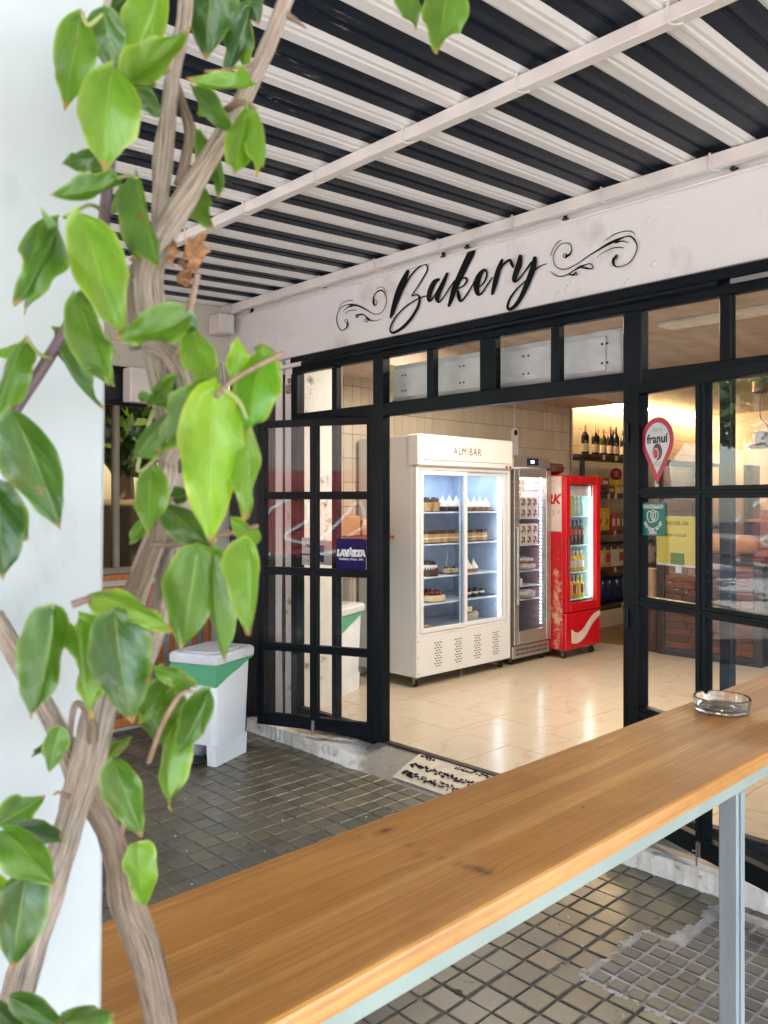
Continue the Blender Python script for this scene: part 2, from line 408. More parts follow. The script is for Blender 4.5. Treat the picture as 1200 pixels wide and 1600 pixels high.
vv = coords(n, 'World', (1, 1, 1))
sep = n.nodes.new('ShaderNodeSeparateXYZ'); n.links.new(vv, sep.inputs[0])
edge = math_(n, 'ADD', math_(n, 'MULTIPLY', math_(n, 'ABSOLUTE', math_(n, 'ADD', sep.outputs[0], 3.82)), 2.0), math_(n, 'MULTIPLY', math_(n, 'ADD', sep.outputs[1], -3.24), 1.6))
f = math_(n, 'ADD', edge, math_(n, 'MULTIPLY', noise_(n, v, 18, 6, .7), -.55))
n.links.new(mix(n, ramp(n, f, [(.02, g3(1)), (.30, g3(0))]), mix(n, noise_(n, v, 25, 6), (.15, .135, .115), (.34, .31, .27)), (.82, .80, .77)), bs.inputs['Base Color'])
bs.inputs['Roughness'].default_value = .75; bump(n, bs, noise_(n, v, 70, 6), .6, .005); M['ramp'] = m
b = MB(); N = 40; vs = []; fs = []
for i in range(N + 1):
    x = -3.95 + 2.05 * i / N
    for j in range(9):
        t = j / 8; y = 3.235 + t * .29; z = .0 + .112 * t ** .8 + .003 * mnoise.noise((x * 9, y * 9, 0)); s__ = min(1, max(0, (-3.52 - x) / .28)); s__ = s__ * s__ * (3 - 2 * s__); z = z if j == 0 else z * (1 - s__) + max(z, .091) * s__; vs.append((x, y + (rng.uniform(-.008, .008) if j == 0 else 0), z))
for i in range(N):
    for j in range(8): k = i * 9 + j; fs.append((k, k + 9, k + 10, k + 1))
b.add(vs, fs); struct(b.build('door_ramp', M['ramp']))
# worn printed mat lying on the ramp
mat_ = thing('door_mat', 'worn cream mat with broken black print lying in the shop doorway', 'mat', (-2.85, 3.37, .05))
def rampz(y): return .112 * max(0, (y - 3.235) / .29) ** .8
b = MB(); vs = []; fs = []
for i in range(21):
    for j in range(7):
        x = -3.31 + .95 * i / 20; y = 3.262 + .245 * j / 6; vs.append((x + 2.85, y - 3.37, rampz(y) + .008 - .05))
for i in range(20):
    for j in range(6): k = i * 7 + j; fs.append((k, k + 7, k + 8, k + 1))
b.add(vs, fs); b.build('mat_sheet', pm('mat_cream', (.56, .50, .40), (.47, .42, .33), .7, sc=12, bmp=.3), mat_)
b = MB()
for row, (yy, hh, x1) in enumerate(((3.47, .020, -2.72), (3.385, .032, -2.5), (3.31, .034, -2.5))):
    x = -3.27
    while x < x1:
        dense = .45 if x < -3.19 else 1
        if row == 0 and -3.17 < x < -3.02: x += .02; continue
        for q in range(2):
            cx = x + rng.uniform(-.006, .006); cy = yy + rng.uniform(-hh, hh) * .55; rx = rng.uniform(.004, .013) * (1.5 if dense < 1 else 1); ry = rng.uniform(.003, .010)
            a0 = rng.uniform(0, 3); n_ = 6; vs = []
            for a in range(n_):
                px = cx + math.cos(a0 + a * 6.28 / n_) * rx; py = cy + math.sin(a0 + a * 6.28 / n_) * ry; vs.append((px + 2.85, py - 3.37, rampz(py) + .0095 - .05 + .00002 * len(b.f)))
            b.add(vs, [tuple(range(n_))])
        x += rng.uniform(.005, .014) * (1 if row else 1.5) * (1 if dense < 1 else 1.25)
b.build('print', M['black_paint'], mat_)['kind'] = 'stuff'

# ---- sign wall above the shopfront
SB = 2.60
def wallsheet(x0, x1, z0, z1, y):
    """front of the sign wall as a finely divided, slightly uneven plaster face"""
    b = MB(); nx = int((x1 - x0) / .03); nz = int((z1 - z0) / .03); vs = []; fs = []
    for i in range(nx + 1):
        for j in range(nz + 1):
            x = x0 + (x1 - x0) * i / nx; z = z0 + (z1 - z0) * j / nz
            vs.append((x, y - .0035 * mnoise.noise((x * 1.7, 0, z * 2.1)) - .0015 * mnoise.noise((x * 9, 3, z * 7)), z))
    for i in range(nx):
        for j in range(nz): k = i * (nz + 1) + j; fs.append((k, k + nz + 1, k + nz + 2, k + 1))
    return b.add(vs, fs)
b = wallsheet(-5.33, 1.6, SB + .016, 3.6, YF)
b.box((-5.33, YF + .008, SB + .016), (1.6, YF + .25, 3.6))
signwall = struct(b.build('sign_wall', M['sign_wall'], smooth=True))
struct(MB().rbox((-5.33, YF - .006, SB), (1.6, YF + .24, SB + .0155)).build('wall_edge_trim', M['wall_edge']))
# plaster blisters
b = MB()
for px, py, ln in ((1013, 345, 20), (1023, 352, 24), (1046, 322, 14), (1022, 412, 16), (895, 440, 22), (885, 452, 20), (980, 440, 12), (905, 455, 12), (870, 460, 14), (465, 500, 12), (475, 510, 10)):
    c = onY(px, py, YF - .003); r_ = ln / F * 4 * .4
    vs = []; fs = []
    for i in range(9):
        t = i / 8; w_ = math.sin(t * math.pi) * rng.uniform(.006, .012); off = math.sin(t * 7) * .006
        vs += [(c.x + off - w_, YF - .002, c.z + r_ * (1 - 2 * t)), (c.x + off, YF - .002 - w_ * .55, c.z + r_ * (1 - 2 * t)), (c.x + off + w_, YF - .002, c.z + r_ * (1 - 2 * t))]
    for i in range(8): k = i * 3; fs += [(k, k + 3, k + 4, k + 1), (k + 1, k + 4, k + 5, k + 2)]
    b.add(vs, fs)
b.build('plaster_blisters', M['sign_wall'], signwall, smooth=True)
struct(MB().box((-5.4, YF + .24, 3.6), (1.7, 12.3, 3.75)).build('shop_roof', M['white_wall']))

# ---- painted lettering on the wall: brush strokes with thickness
def ribbon(b, pts, ox, oy, s, k, Y=YF - .0075):
    P = cr(pts, 6); out = []
    for i, (x, y, w_) in enumerate(P):
        x0, y0, _ = P[max(i - 1, 0)]; x1, y1, _ = P[min(i + 1, len(P) - 1)]
        L = math.hypot(x1 - x0, y1 - y0) or 1; nx, ny = -(y1 - y0) / L, (x1 - x0) / L; out.append((x, y, nx, ny, max(w_, 3) / 2))
    left = [(x + nx * h, y + ny * h) for x, y, nx, ny, h in out]; right = [(x - nx * h, y - ny * h) for x, y, nx, ny, h in out]
    def cap(q, sgn):
        x, y, nx, ny, h = q; r = []
        for a in range(1, 6):
            t = math.pi * a / 6; r.append((x + nx * h * math.cos(t) + sgn * ny * h * math.sin(t), y + ny * h * math.cos(t) - sgn * nx * h * math.sin(t)))
        return r
    def W(p): return onY(ox + p[0] / s, oy + p[1] / s, Y - k * .00012)
    vs = []; fs = []
    for l, r in zip(left, right): vs += [W(l), W(r)]
    for i in range(len(left) - 1): j = 2 * i; fs.append((j, j + 1, j + 3, j + 2))
    b.add(vs, fs)
    e = [W(left[-1])] + [W(p) for p in cap(out[-1], 1)] + [W(right[-1])]; b.add(e, [tuple(range(len(e)))])
    e = [W(left[0])] + [W(p) for p in cap(out[0], -1)] + [W(right[0])]; b.add(e, [tuple(range(len(e)))])
Z1 = (600, 380, 7.5); Z2 = (720, 360, 7.5); Z3 = (510, 430, 10); Z4 = (850, 340, 7.5)
letters = {
 'letter_b': (Z1, [[(278, 330, 40), (235, 430, 72), (180, 560, 82), (130, 700, 66), (95, 820, 48), (75, 872, 22)],
    [(225, 540, 16), (300, 400, 18), (370, 315, 18), (430, 268, 18), (470, 252, 14), (503, 262, 18), (505, 320, 18), (465, 395, 16), (400, 500, 14), (338, 595, 14), (333, 618, 14), (380, 602, 18), (414, 630, 24), (413, 690, 28), (380, 780, 32), (310, 890, 34), (220, 985, 34), (130, 1042, 30), (85, 1045, 24), (70, 1005, 20), (105, 915, 18), (175, 818, 17), (280, 722, 17), (380, 662, 16), (440, 634, 15), (515, 614, 14)]]),
 'letter_a': (Z1, [[(640, 425, 34), (590, 455, 54), (545, 545, 62), (525, 630, 52), (532, 675, 34), (575, 640, 20), (650, 510, 16), (700, 420, 20)],
    [(740, 358, 34), (695, 460, 50), (645, 570, 56), (622, 650, 54), (645, 690, 22), (700, 630, 16), (770, 520, 16), (825, 440, 16)]]),
 'letter_k': (Z1, [[(1028, 100, 84), (960, 240, 84), (885, 400, 76), (830, 520, 70), (790, 650, 54), (760, 732, 34)],
    [(865, 532, 16), (925, 502, 20), (968, 450, 24), (962, 412, 24), (920, 412, 18), (880, 450, 14)], [(865, 560, 28), (878, 635, 46), (900, 680, 28), (950, 630, 20), (1005, 545, 18), (1060, 450, 16)]]),
 'letter_e': (Z2, [[(150, 600, 16), (200, 668, 16), (270, 610, 20), (303, 535, 22), (300, 480, 24), (268, 465, 34), (222, 520, 60), (190, 600, 74), (185, 680, 70), (200, 745, 46), (240, 742, 22), (300, 655, 18), (370, 550, 16)]]),
 'letter_r': (Z2, [[(482, 350, 36), (440, 470, 62), (408, 590, 60), (382, 690, 48), (370, 742, 34)], [(445, 500, 20), (490, 410, 24), (540, 365, 28), (577, 347, 30), (597, 395, 36), (612, 430, 24)]]),
 'letter_y': (Z2, [[(696, 305, 46), (682, 400, 70), (645, 500, 64), (628, 585, 56), (670, 580, 22), (750, 480, 20), (830, 375, 30)],
    [(868, 325, 46), (850, 430, 68), (800, 570, 66), (745, 700, 58), (690, 810, 50), (625, 895, 46), (570, 925, 38), (548, 890, 30), (575, 800, 26), (640, 705, 22), (710, 635, 18), (765, 590, 16)], [(858, 475, 22), (920, 422, 16), (1010, 390, 8)]]),
}
sign = thing('lettering_sign', 'black brush-script word Bakery painted on the pale wall above the doorway', 'lettering', onY(730, 470, YF - .01))
k = 0
for nm, (z, sts) in letters.items():
    b = MB()
    for st in sts: ribbon(b, st, *z, k); k += 1
    o = b.build(nm, M['black_paint'], sign); o.matrix_parent_inverse = Matrix.Translation(sign.location).inverted()
def ring(cx, cy, rx, ry, w_): return [(cx + rx * math.cos(a * .524), cy + ry * math.sin(a * .524), w_) for a in range(13)]
def flourish(z, sts, lab, at_):
    t = thing('flourish', lab, 'scroll ornament', at_, group='scroll ornaments either side of the word'); b = MB()
    for i, st in enumerate(sts): ribbon(b, st, *z, i)
    o = b.build('scroll', M['black_paint'], t); o.matrix_parent_inverse = Matrix.Translation(t.location).inverted()
flourish(Z3, [[(752, 470, 26), (735, 430, 32), (735, 360, 22), (760, 290, 16), (830, 240, 24), (890, 255, 20), (930, 340, 12), (935, 430, 11), (900, 530, 12), (850, 590, 12), (780, 612, 12), (700, 590, 12), (600, 530, 16), (500, 480, 26), (420, 465, 34), (340, 460, 16), (250, 490, 11), (190, 560, 11), (160, 650, 11), (165, 740, 12), (200, 830, 13), (240, 860, 15), (300, 835, 18), (328, 780, 26), (325, 740, 20)],
    ring(764, 432, 24, 44, 9), ring(309, 718, 22, 26, 9), [(185, 530, 5), (240, 440, 8), (310, 405, 9), (390, 392, 9), (410, 400, 5)], [(400, 478, 34), (330, 505, 16), (255, 570, 5)],
    [(290, 605, 5), (350, 560, 10), (420, 545, 12), (480, 552, 5)], [(790, 212, 6), (840, 186, 8), (890, 200, 8), (940, 270, 4)],
    [(470, 655, 14), (500, 622, 18), (545, 612, 26), (600, 632, 16), (650, 680, 28), (700, 710, 14), (780, 712, 8), (860, 680, 4)], ring(482, 636, 25, 25, 10), ring(622, 706, 25, 25, 10)],
    'smaller black scroll ornament before the capital B', onY(565, 485, YF - .01))
flourish(Z4, [[(262, 452, 34), (300, 430, 22), (325, 370, 12), (310, 315, 11), (260, 297, 11), (200, 310, 9), (150, 360, 9), (115, 430, 9), (110, 500, 9), (140, 570, 9), (200, 605, 11), (270, 600, 11), (350, 565, 10), (450, 500, 11), (550, 430, 12), (650, 370, 20), (750, 310, 30), (850, 265, 34), (950, 225, 15), (1010, 220, 20), (1060, 260, 20), (1090, 330, 13), (1080, 400, 11), (1040, 480, 11), (980, 540, 11), (910, 570, 11), (850, 575, 16), (815, 545, 30), (815, 490, 34), (850, 450, 16)],
    ring(250, 448, 24, 24, 10), ring(848, 458, 16, 24, 8), [(75, 445, 7), (110, 360, 9), (150, 300, 9), (200, 265, 8)], [(720, 265, 5), (800, 210, 10), (880, 175, 11), (970, 158, 11), (1040, 170, 11), (1070, 200, 6)],
    [(840, 292, 26), (920, 275, 14), (990, 295, 8)], [(620, 465, 5), (700, 405, 8), (800, 360, 10), (870, 348, 13), (935, 355, 10)],
    [(75, 630, 6), (130, 675, 12), (200, 690, 11), (280, 665, 13), (350, 620, 13), (420, 580, 28), (480, 555, 14), (540, 540, 12), (570, 570, 12), (550, 600, 14), (490, 592, 24), (430, 582, 12)], [(290, 662, 14), (345, 672, 22), (372, 640, 12), (388, 662, 12), (372, 682, 12)]],
    'larger black scroll ornament after the final y', onY(925, 400, YF - .01))

# ---- corrugated canopy: sheets, beams, hook bolts
SL = .054
def zr(y): return EYE + 1.483 + SL * (y - 3.4)
def chip_mat():
    m, n, b = newmat('canopy_black_paint'); v = coords(n, 'World', (26, 1.6, 26))
    f = ramp(n, noise_(n, v, 2.3, 8, .75), [(.61, g3(0)), (.63, g3(1))])
    v2 = coords(n, 'World', (1, 1, 1)); f2 = ramp(n, noise_(n, v2, 2.2, 2), [(.45, g3(0)), (.6, g3(1))])
    sep = n.nodes.new('ShaderNodeSeparateXYZ'); n.links.new(v2, sep.inputs[0])
    far = ramp(n, math_(n, 'MULTIPLY', sep.outputs[1], .25), [(.52, g3(1)), (.6, g3(.25))])
    n.links.new(mix(n, math_(n, 'MULTIPLY', math_(n, 'MULTIPLY', f, f2), far), mix(n, noise_(n, v2, 4), (.003, .0085, .018), (.006, .013, .026)), (.52, .49, .46)), b.inputs['Base Color'])
    b.inputs['Roughness'].default_value = .42; b.inputs['Specular IOR Level'].default_value = .16; bump(n, b, noise_(n, v, 4), .15, .003); return m
M['canopy_black'] = chip_mat()
P_ = .2585; X0 = -1.45
canopy = thing('corrugated_canopy', 'black and white striped corrugated metal canopy over the pavement', 'canopy', (-2, 1.2, 2.95))
Y0c, Y1c = -1.35, 3.493
kk = 16; grp = 3
while kk > -19:
    for side in (0,):
        b = MB(); x = X0 - P_ * kk; prof = []
        for g in range(grp):
            xx = x + g * P_
            prof += [(xx, .015, 0), (xx + .020, .003, 0), (xx + .050, .003, 0), (xx + .056, -.002, 0), (xx + .068, -.002, 0), (xx + .074, .003, 0), (xx + .088, .003, 0), (xx + .104, .017, 1), (xx + .106, .018, 1),
                     (xx + .160, .018, 1), (xx + .168, .026, 1), (xx + .176, .026, 1), (xx + .184, .018, 1), (xx + .222, .014, 1), (xx + .2583, .014, 1)]
        prof.append((x + grp * P_, .015, 0))
        prof = [p for p in prof if -5.335 <= p[0] <= 3.02]
        if len(prof) > 3:
            NY = 24; ys = [Y0c + (Y1c - Y0c) * i / NY for i in range(NY + 1)]; vs = []
            for y in ys:
                for px, pz, _ in prof: vs.append((px + .0014 * mnoise.noise((px * 3, y * 5, 1)), y, zr(y) + pz + .0016 * mnoise.noise((px * 2, y * 4, 5))))
            n_ = len(prof)
            for i in range(NY):
                for j in range(n_ - 1): b.add([], []); b.f.append((i * n_ + j, i * n_ + j + 1, (i + 1) * n_ + j + 1, (i + 1) * n_ + j)); b.mi.append(prof[j][2])
            b.v = vs; s = b.build('roof_sheet', [M['canopy_white'], M['canopy_black']], canopy); s.matrix_parent_inverse = Matrix.Translation(canopy.location).inverted()
    kk -= grp
# top skin and outer gutter so the sky does not light the sheet from above
b = MB(); b.add([(-5.335, Y0c, zr(Y0c) + .06), (3.02, Y0c, zr(Y0c) + .06), (3.02, Y1c, zr(Y1c) + .06), (-5.335, Y1c, zr(Y1c) + .06)], [(0, 1, 2, 3)])
o = b.build('top_skin', M['galv'], canopy); o.matrix_parent_inverse = Matrix.Translation(canopy.location).inverted()
def hook(bm_, x, y, z, h):
    bm_.tube([(x, y - .008, z + h + .002), (x, y - .008, z + .004), (x + .004, y - .006, z - .008), (x + .014, y + .002, z - .013), (x + .026, y + .016, z - .011), (x + .030, y + .024, z - .006)], .0032, 6)
    bm_.lathe([(.006, 0), (.006, .006)], (x, y - .008, z + h - .004), 6)
def beam(y0, w_, h, lab, hooks, x0=-5.33, x1=3.0):
    t = thing('steel_beam', lab, 'steel beam', (-2, y0, zr(y0)), group='steel beams carrying the canopy')
    zt = zr(y0 + w_ / 2) - .004
    o = MB().rbox((x0, y0, zt - h), (x1, y0 + w_, zt), .003).build('tube', M['beam_paint'], t); o.matrix_parent_inverse = Matrix.Translation(t.location).inverted()
    for x in hooks:
        b = MB(); hook(b, x, y0, zt - h, h); o = b.build('hook_bolt', M['beam_paint'], t, smooth=True); o.matrix_parent_inverse = Matrix.Translation(t.location).inverted()
    return zt
hx = [-1.10 - .53 * k for k in range(8)] + [-.57, -.04, .49]
beam(2.19, .045, .047, 'cream steel beam crossing the middle of the striped canopy', hx)
zt2 = beam(3.40, .045, .060, 'cream steel beam running along the wall above the lettering', [-1.52 - .52 * k for k in range(8)] + [-1.0, -.48, .04])
beam(.93, .045, .047, 'cream steel beam over the climbing plant beside the column', [-.8, -1.3, -1.85, -2.4])
beam(-.35, .045, .047, 'cream steel beam nearest the street', [-.8, -1.3])
beam(-1.33, .06, .09, 'cream steel beam at the outer canopy edge', [])
t = thing('conduit_pipe', 'thin grey conduit pipe clipped along the wall under the beam', 'pipe', (-2, 3.46, 2.98))
o = MB().tube([(-5.2, 3.474, 3.0), (1.5, 3.474, 3.0)], .009, 8).build('pipe', M['beam_paint'], t, smooth=True); o.matrix_parent_inverse = Matrix.Translation(t.location).inverted()
for px, py in ((395, 488), (508, 449), (694, 402), (731, 388), (884, 344), (1146, 266)):
    c = onY(px, py, 3.48); b = MB().box((c.x - .004, 3.462, c.z - .004), (c.x + .004, 3.486, c.z + .028)); b.box((c.x - .004, 3.45, c.z - .006), (c.x + .026, 3.47, c.z + .0))
    o = b.build('clip', M['dark_hole'], t); o.matrix_parent_inverse = Matrix.Translation(t.location).inverted()
tag(MB().rbox((-5.325, 3.30, 2.86), (-5.17, 3.43, 3.005), .006).build('junction_box', M['beam_paint']), 'pale square junction box under the canopy corner', 'junction box')
# ---- black steel shopfront frame
fr = thing('shopfront_frame', 'black steel shopfront frame with upper panes and open doorway', 'shopfront', (-2.8, 3.5, .12))
def P(o, t): o.matrix_parent_inverse = Matrix.Translation(t.location).inverted(); return o
YA, YB = 3.455, 3.505
def bar(x0, x1, z0, z1, ya=YA, yb=YB, name='frame_bar', par=None):
    return P(MB().rbox((x0, ya, z0), (x1, yb, z1), .004).build(name, M['frame_black'], par or fr), par or fr)
XE = 1.5
bar(-4.50, XE, 2.545, 2.598, 3.44, 3.52, 'head_rail')
P(MB().tube([(-4.35, 3.432, 2.535), (-1.50, 3.432, 2.535)], .017, 10).build('awning_roller', M['frame_black'], fr, smooth=True), fr)
P(MB().rbox((-1.45, 3.428, 2.520), (XE, 3.438, 2.542), .003).build('roller_cover', pm('cover_grey', (.22, .22, .22), rough=.5), fr), fr)
P(MB().rbox((-4.66, 3.43, 2.53), (-4.36, 3.46, 2.556), .003).build('roller_cover', M['beam_paint'], fr), fr)
bar(-4.50, XE, 2.484, 2.545, name='top_rail')
bar(-4.50, XE, 2.125, 2.206, 3.45, 3.51, name='transom_rail')
posts = [(-4.50, -4.43, 'edge_post', .12), (-3.67, -3.583, 'door_post', .12), (-1.958, -1.863, 'door_post', .12)]
xs_r = [-1.507, -1.05, -.60, -.15, .30, .75, 1.2]
for x0, x1, nm, z0 in posts: bar(x0, x1, z0, 2.486, 3.446, 3.514, nm)
for x in xs_r: bar(x, x + .052, .12, 2.484, name='mullion')
bar(-4.075, -4.025, .12, 2.484, name='mullion')
for px in (676, 766, 871):
    x = onY(px, 560, 3.48).x; wd = .055 if px == 766 else .026
    bar(x - wd, x + wd, 2.206, 2.484, name='transom_mullion')
bar(-4.43, -3.67, .09, .19, name='sill_rail'); bar(-1.863, XE, .09, .19, name='sill_rail')
# panes
def pane(x0, x1, z0, z1, y=3.48):
    return P(MB().box((x0, y - .002, z0), (x1, y + .002, z1)).build('pane', M['glass'], fr), fr)
tx = sorted([-4.43, -3.67] + []); seq = [(-4.43, -4.075), (-4.025, -3.67)]
xa = [onY(p, 560, 3.48).x for p in (676, 766, 871)]
seq += [(-3.583, xa[0] - .026), (xa[0] + .026, xa[1] - .055), (xa[1] + .055, xa[2] - .026), (xa[2] + .026, -1.958)]
rr = [(-1.863, xs_r[0])] + [(xs_r[i] + .052, xs_r[i + 1]) for i in range(len(xs_r) - 1)]
for a, c in seq + rr: pane(a, c, 2.206, 2.484)
for a, c in [(-4.43, -4.075), (-4.025, -3.67)] + rr: pane(a, c, .19, 2.125)
# ---- whitewashed wall pier with a crack and bare brick, left of the frame
b = MB(); b.box((-4.715, 3.475, .0), (-4.635, 3.92, SB)); b.box((-4.615, 3.485, .0), (-4.503, 3.92, SB)); 
pier = struct(b.build('wall_pier', pm('pier_whitewash', (.78, .77, .74), (.70, .69, .66), .75, sc=3, bmp=.6, bsc=25, bd=.006, dirt=(.20, .17, .13), dsc=5, dth=(.60, .70))))
b = MB(); vs = []; fs = []; zz = 0
crk = MB().box((-4.637, 3.50, 0), (-4.612, 3.9, SB)).build('crack', M['dark_hole'], pier)
b = MB(); rng2 = random.Random(5)
for i in range(60):
    z = .1 + i * .04; w_ = .004 + .012 * max(0, math.sin(z * 2.2)) ** 2; b.box((-4.625 - w_, 3.474, z), (-4.625 + w_, 3.49, z + .04 + rng2.uniform(0, .01)))
b.build('crack_rubble', pm('crack_dirt', (.05, .035, .02), (.12, .08, .05), .9, sc=40, bmp=.6), pier)['kind'] = 'stuff'
brm = pm('bare_brick', (.26, .16, .10), (.36, .30, .25), .9, sc=30, bmp=.7, bsc=60, bd=.005)
for i, (z0, z1) in enumerate(((2.36, 2.425), (2.43, 2.47))):
    MB().rbox((-4.605 + i * .02, 3.474, z0), (-4.52, 3.50, z1), .01).build('brick', brm, pier)

# ---- folding door leaves
def leaf(org, ang, s0, s1, mull, lab, sd):
    """org: hinge point, ang: direction along the leaf, local x along leaf, local y inwards"""
    t = thing('door_leaf', lab, 'glass door', (org[0], org[1], FLOOR), ang, 'glazed double door leaves folded outwards')
    rails = [(.02, .10), (.51, .56), (1.005, 1.055), (1.495, 1.545), (1.965, 2.01)]
    for z0, z1 in rails:
        MB().rbox((s0, -.022, z0), (s1, .022, z1), .003).build('rail', M['frame_black'], t)
        if z0 > .02 and z1 < 2: MB().rbox((s0 + .03, -.028, (z0 + z1) / 2 - .008), (s1 - .03, .028, (z0 + z1) / 2 + .008), .003).build('rail_bead', M['frame_black'], t)
    for a, c, nm in ((s0, s0 + .07, 'stile'), (s1 - .05, s1, 'stile'), (mull - .026, mull + .026, 'mullion')):
        MB().rbox((a, -.024, .02), (c, .024, 2.01), .003).build(nm, M['frame_black'], t)
    for x in (s0 + .07, s1 - .05, mull): MB().rbox((x - .006, -.03, .1), (x + .006, .03, 1.965), .002).build('glazing_bead', M['frame_black'], t)
    for i in range(4):
        z0 = rails[i][1]; z1 = rails[i + 1][0]
        for a, c in ((s0 + .07, mull - .026), (mull + .026, s1 - .05)):
            MB().box((a, -.002, z0), (c, .002, z1)).build('pane', M['glass'], t)
    b = MB().rbox((mull - .010, sd * .036, .025), (mull + .010, sd * .024, .085), .002); b.tube([(mull + .0, sd * .040, .08), (mull, sd * .040, -.01)], .004, 6); b.tube([(mull + .0, sd * .040, .05), (mull - .02, sd * .044, .045)], .0035, 6); b.build('floor_bolt', M['bolt'], t)
    for z in (.25, .9, 1.75): MB().lathe([(.011, 0), (.011, .09)], (s0, sd * .03, z), 8).build('hinge', M['frame_black'], t)
    return t
aL = math.atan2(-.348, -.766)
LL = leaf((-3.69, 3.462), aL, -.05, .81, .398, 'open black glazed door leaf beside the white pedal bin, blue sticker on it', 1)
aR = math.atan2(-.342, .94)
RL = leaf((-1.94, 3.43), aR, .05, .89, .482, 'open black glazed door leaf above the wooden bar, pin-shaped sticker on it', -1)
# the leaf turned by aL has its outer face on local +y; LL is seen from the street on local +y side
LS = 1      # street side of the left leaf in local y
def leaf_frame(org, ang, s, z, side, off):
    ex = Vector((math.cos(ang), math.sin(ang), 0)); ey = Vector((-math.sin(ang), math.cos(ang), 0))
    o = Vector((org[0], org[1], 0)) + ex * s + ey * off + Vector((0, 0, z))
    return o, ex, ey
# sticker helpers: local frame with x to the viewer's right, y up, z toward the viewer
def sticker(name, lab, cat, org, ang, s, z, flip, off):
    o, ex, ey = leaf_frame(org, ang, s, z, 1, off)
    t = thing(name, lab, cat, o)
    right = -ex if flip else ex
    F4 = frame_of(right, (0, 0, 1), (0, 0, 0)); return t, F4
def rr_poly(w_, h, r, n=5):
    out = []
    for cx, cy, a0 in ((w_ / 2 - r, h / 2 - r, 0), (-w_ / 2 + r, h / 2 - r, 90), (-w_ / 2 + r, -h / 2 + r, 180), (w_ / 2 - r, -h / 2 + r, 270)):
        for i in range(n + 1): a = R(a0 + 90 * i / n); out.append((cx + r * math.cos(a), cy + r * math.sin(a)))
    return out
def flat(poly, F4, z, mtl, name, par, th=.0008):
    n_ = len(poly); b = MB(); b.add([F4 @ Vector((x, y, z + th)) for x, y in poly] + [F4 @ Vector((x, y, z)) for x, y in poly], [tuple(range(n_)), tuple(reversed(range(n_, 2 * n_)))] + [(i, i + n_, (i + 1) % n_ + n_, (i + 1) % n_) for i in range(n_)])
    return b.build(name, mtl, par)
def flatline(pts, wd, F4, z, mtl, name, par):
    b = MB(); P2 = cr([(x, y, wd) for x, y in pts], 5); vs = []
    for i, (x, y, h) in enumerate(P2):
        x0, y0, _ = P2[max(i - 1, 0)]; x1, y1, _ = P2[min(i + 1, len(P2) - 1)]; L = math.hypot(x1 - x0, y1 - y0) or 1
        vs += [F4 @ Vector((x - (y1 - y0) / L * h / 2, y + (x1 - x0) / L * h / 2, z)), F4 @ Vector((x + (y1 - y0) / L * h / 2, y - (x1 - x0) / L * h / 2, z))]
    b.add(vs, [(2 * i, 2 * i + 1, 2 * i + 3, 2 * i + 2) for i in range(len(P2) - 1)]); return b.build(name, mtl, par)
M['navy'] = pm('sticker_navy', (.002, .002, .085), (.002, .002, .075), .4, sc=1, spec=.2)
M['ink_white'] = pm('ink_white', (.78, .78, .78), rough=.4)
M['ink_black'] = pm('ink_black', (.03, .02, .02), rough=.4)
M['ink_brown'] = pm('ink_brown', (.16, .06, .04), rough=.4)
M['pink'] = pm('sticker_crimson', (.52, .03, .09), rough=.35)
M['sticker_white'] = pm('sticker_white', (.70, .74, .76), rough=.35)
M['teal'] = pm('sticker_teal', (.0, .19, .155), rough=.4)
M['grey_ink'] = pm('ink_grey', (.35, .30, .32), rough=.5)
# leaf-plane coordinate from photo pixel
def on_leaf(px, py, org, ang):
    r = ray(px, py); nx, ny = -math.sin(ang), math.cos(ang)
    t = (org[0] * nx + org[1] * ny) / (r.x * nx + r.y * ny); p = O + r * t
    return (p.x - org[0]) * math.cos(ang) + (p.y - org[1]) * math.sin(ang), p.z
OL, OR = (-3.69, 3.462), (-1.94, 3.43)
# coffee-brand sticker on the left leaf (viewer's right = -local x)
s0, zt = on_leaf(572, 842, OL, aL); s1, zb = on_leaf(526, 889, OL, aL)
t, F4 = sticker('blue_sticker', 'navy blue square coffee sticker in the lower corner of a door pane', 'sticker', OL, aL, (s0 + s1) / 2, (zt + zb) / 2, True, .004)
wd, hh = abs(s1 - s0), zt - zb
flat(rr_poly(wd, hh, .018), F4, 0, M['navy'], 'backing', t)
T = lambda x, y, z=.0014: F4 @ Matrix.Translation((x, y, z))
text('LAVAZZA', wd * .25, M['ink_white'], t, T(0, .004), bold=.0055, shear=.1, sx=.86)
text('A', wd * .36, M['ink_white'], t, T(-.002, .01), bold=.004, sx=.8)
text('TORINO, ITALIA, 1895', wd * .085, M['ink_white'], t, T(0, -hh * .17), bold=.0005)
# card-payment sheets taped inside the fixed glazing
def sheet_at(px0, py0, px1, py1, y, name, lab, cat, mtl):
    a = onY(px0, py0, y); c = onY(px1, py1, y); t = thing(name, lab, cat, ((a.x + c.x) / 2, y, (a.z + c.z) / 2))
    F4 = frame_of((1, 0, 0), (0, 0, 1), (0, 0, 0)); w_, h = c.x - a.x, a.z - c.z
    if mtl: flat(rr_poly(w_, h, .002), F4, 0, mtl, 'sheet', t)
    return t, F4, w_, h
t, F4, w_, h = sheet_at(472, 840, 492, 884, 3.474, 'payment_sticker', 'white card payment sticker with VISA print taped inside the side glazing', 'sticker', M['paper'])
text('VISA', .03, M['navy'], t, F4 @ Matrix.Translation((0, h * .22, .0015)), bold=.001, shear=.2)
M['blue'] = pm('ink_blue', (.02, .13, .30), rough=.4); M['dkblue'] = pm('ink_dark_blue', (.01, .03, .10), rough=.4)
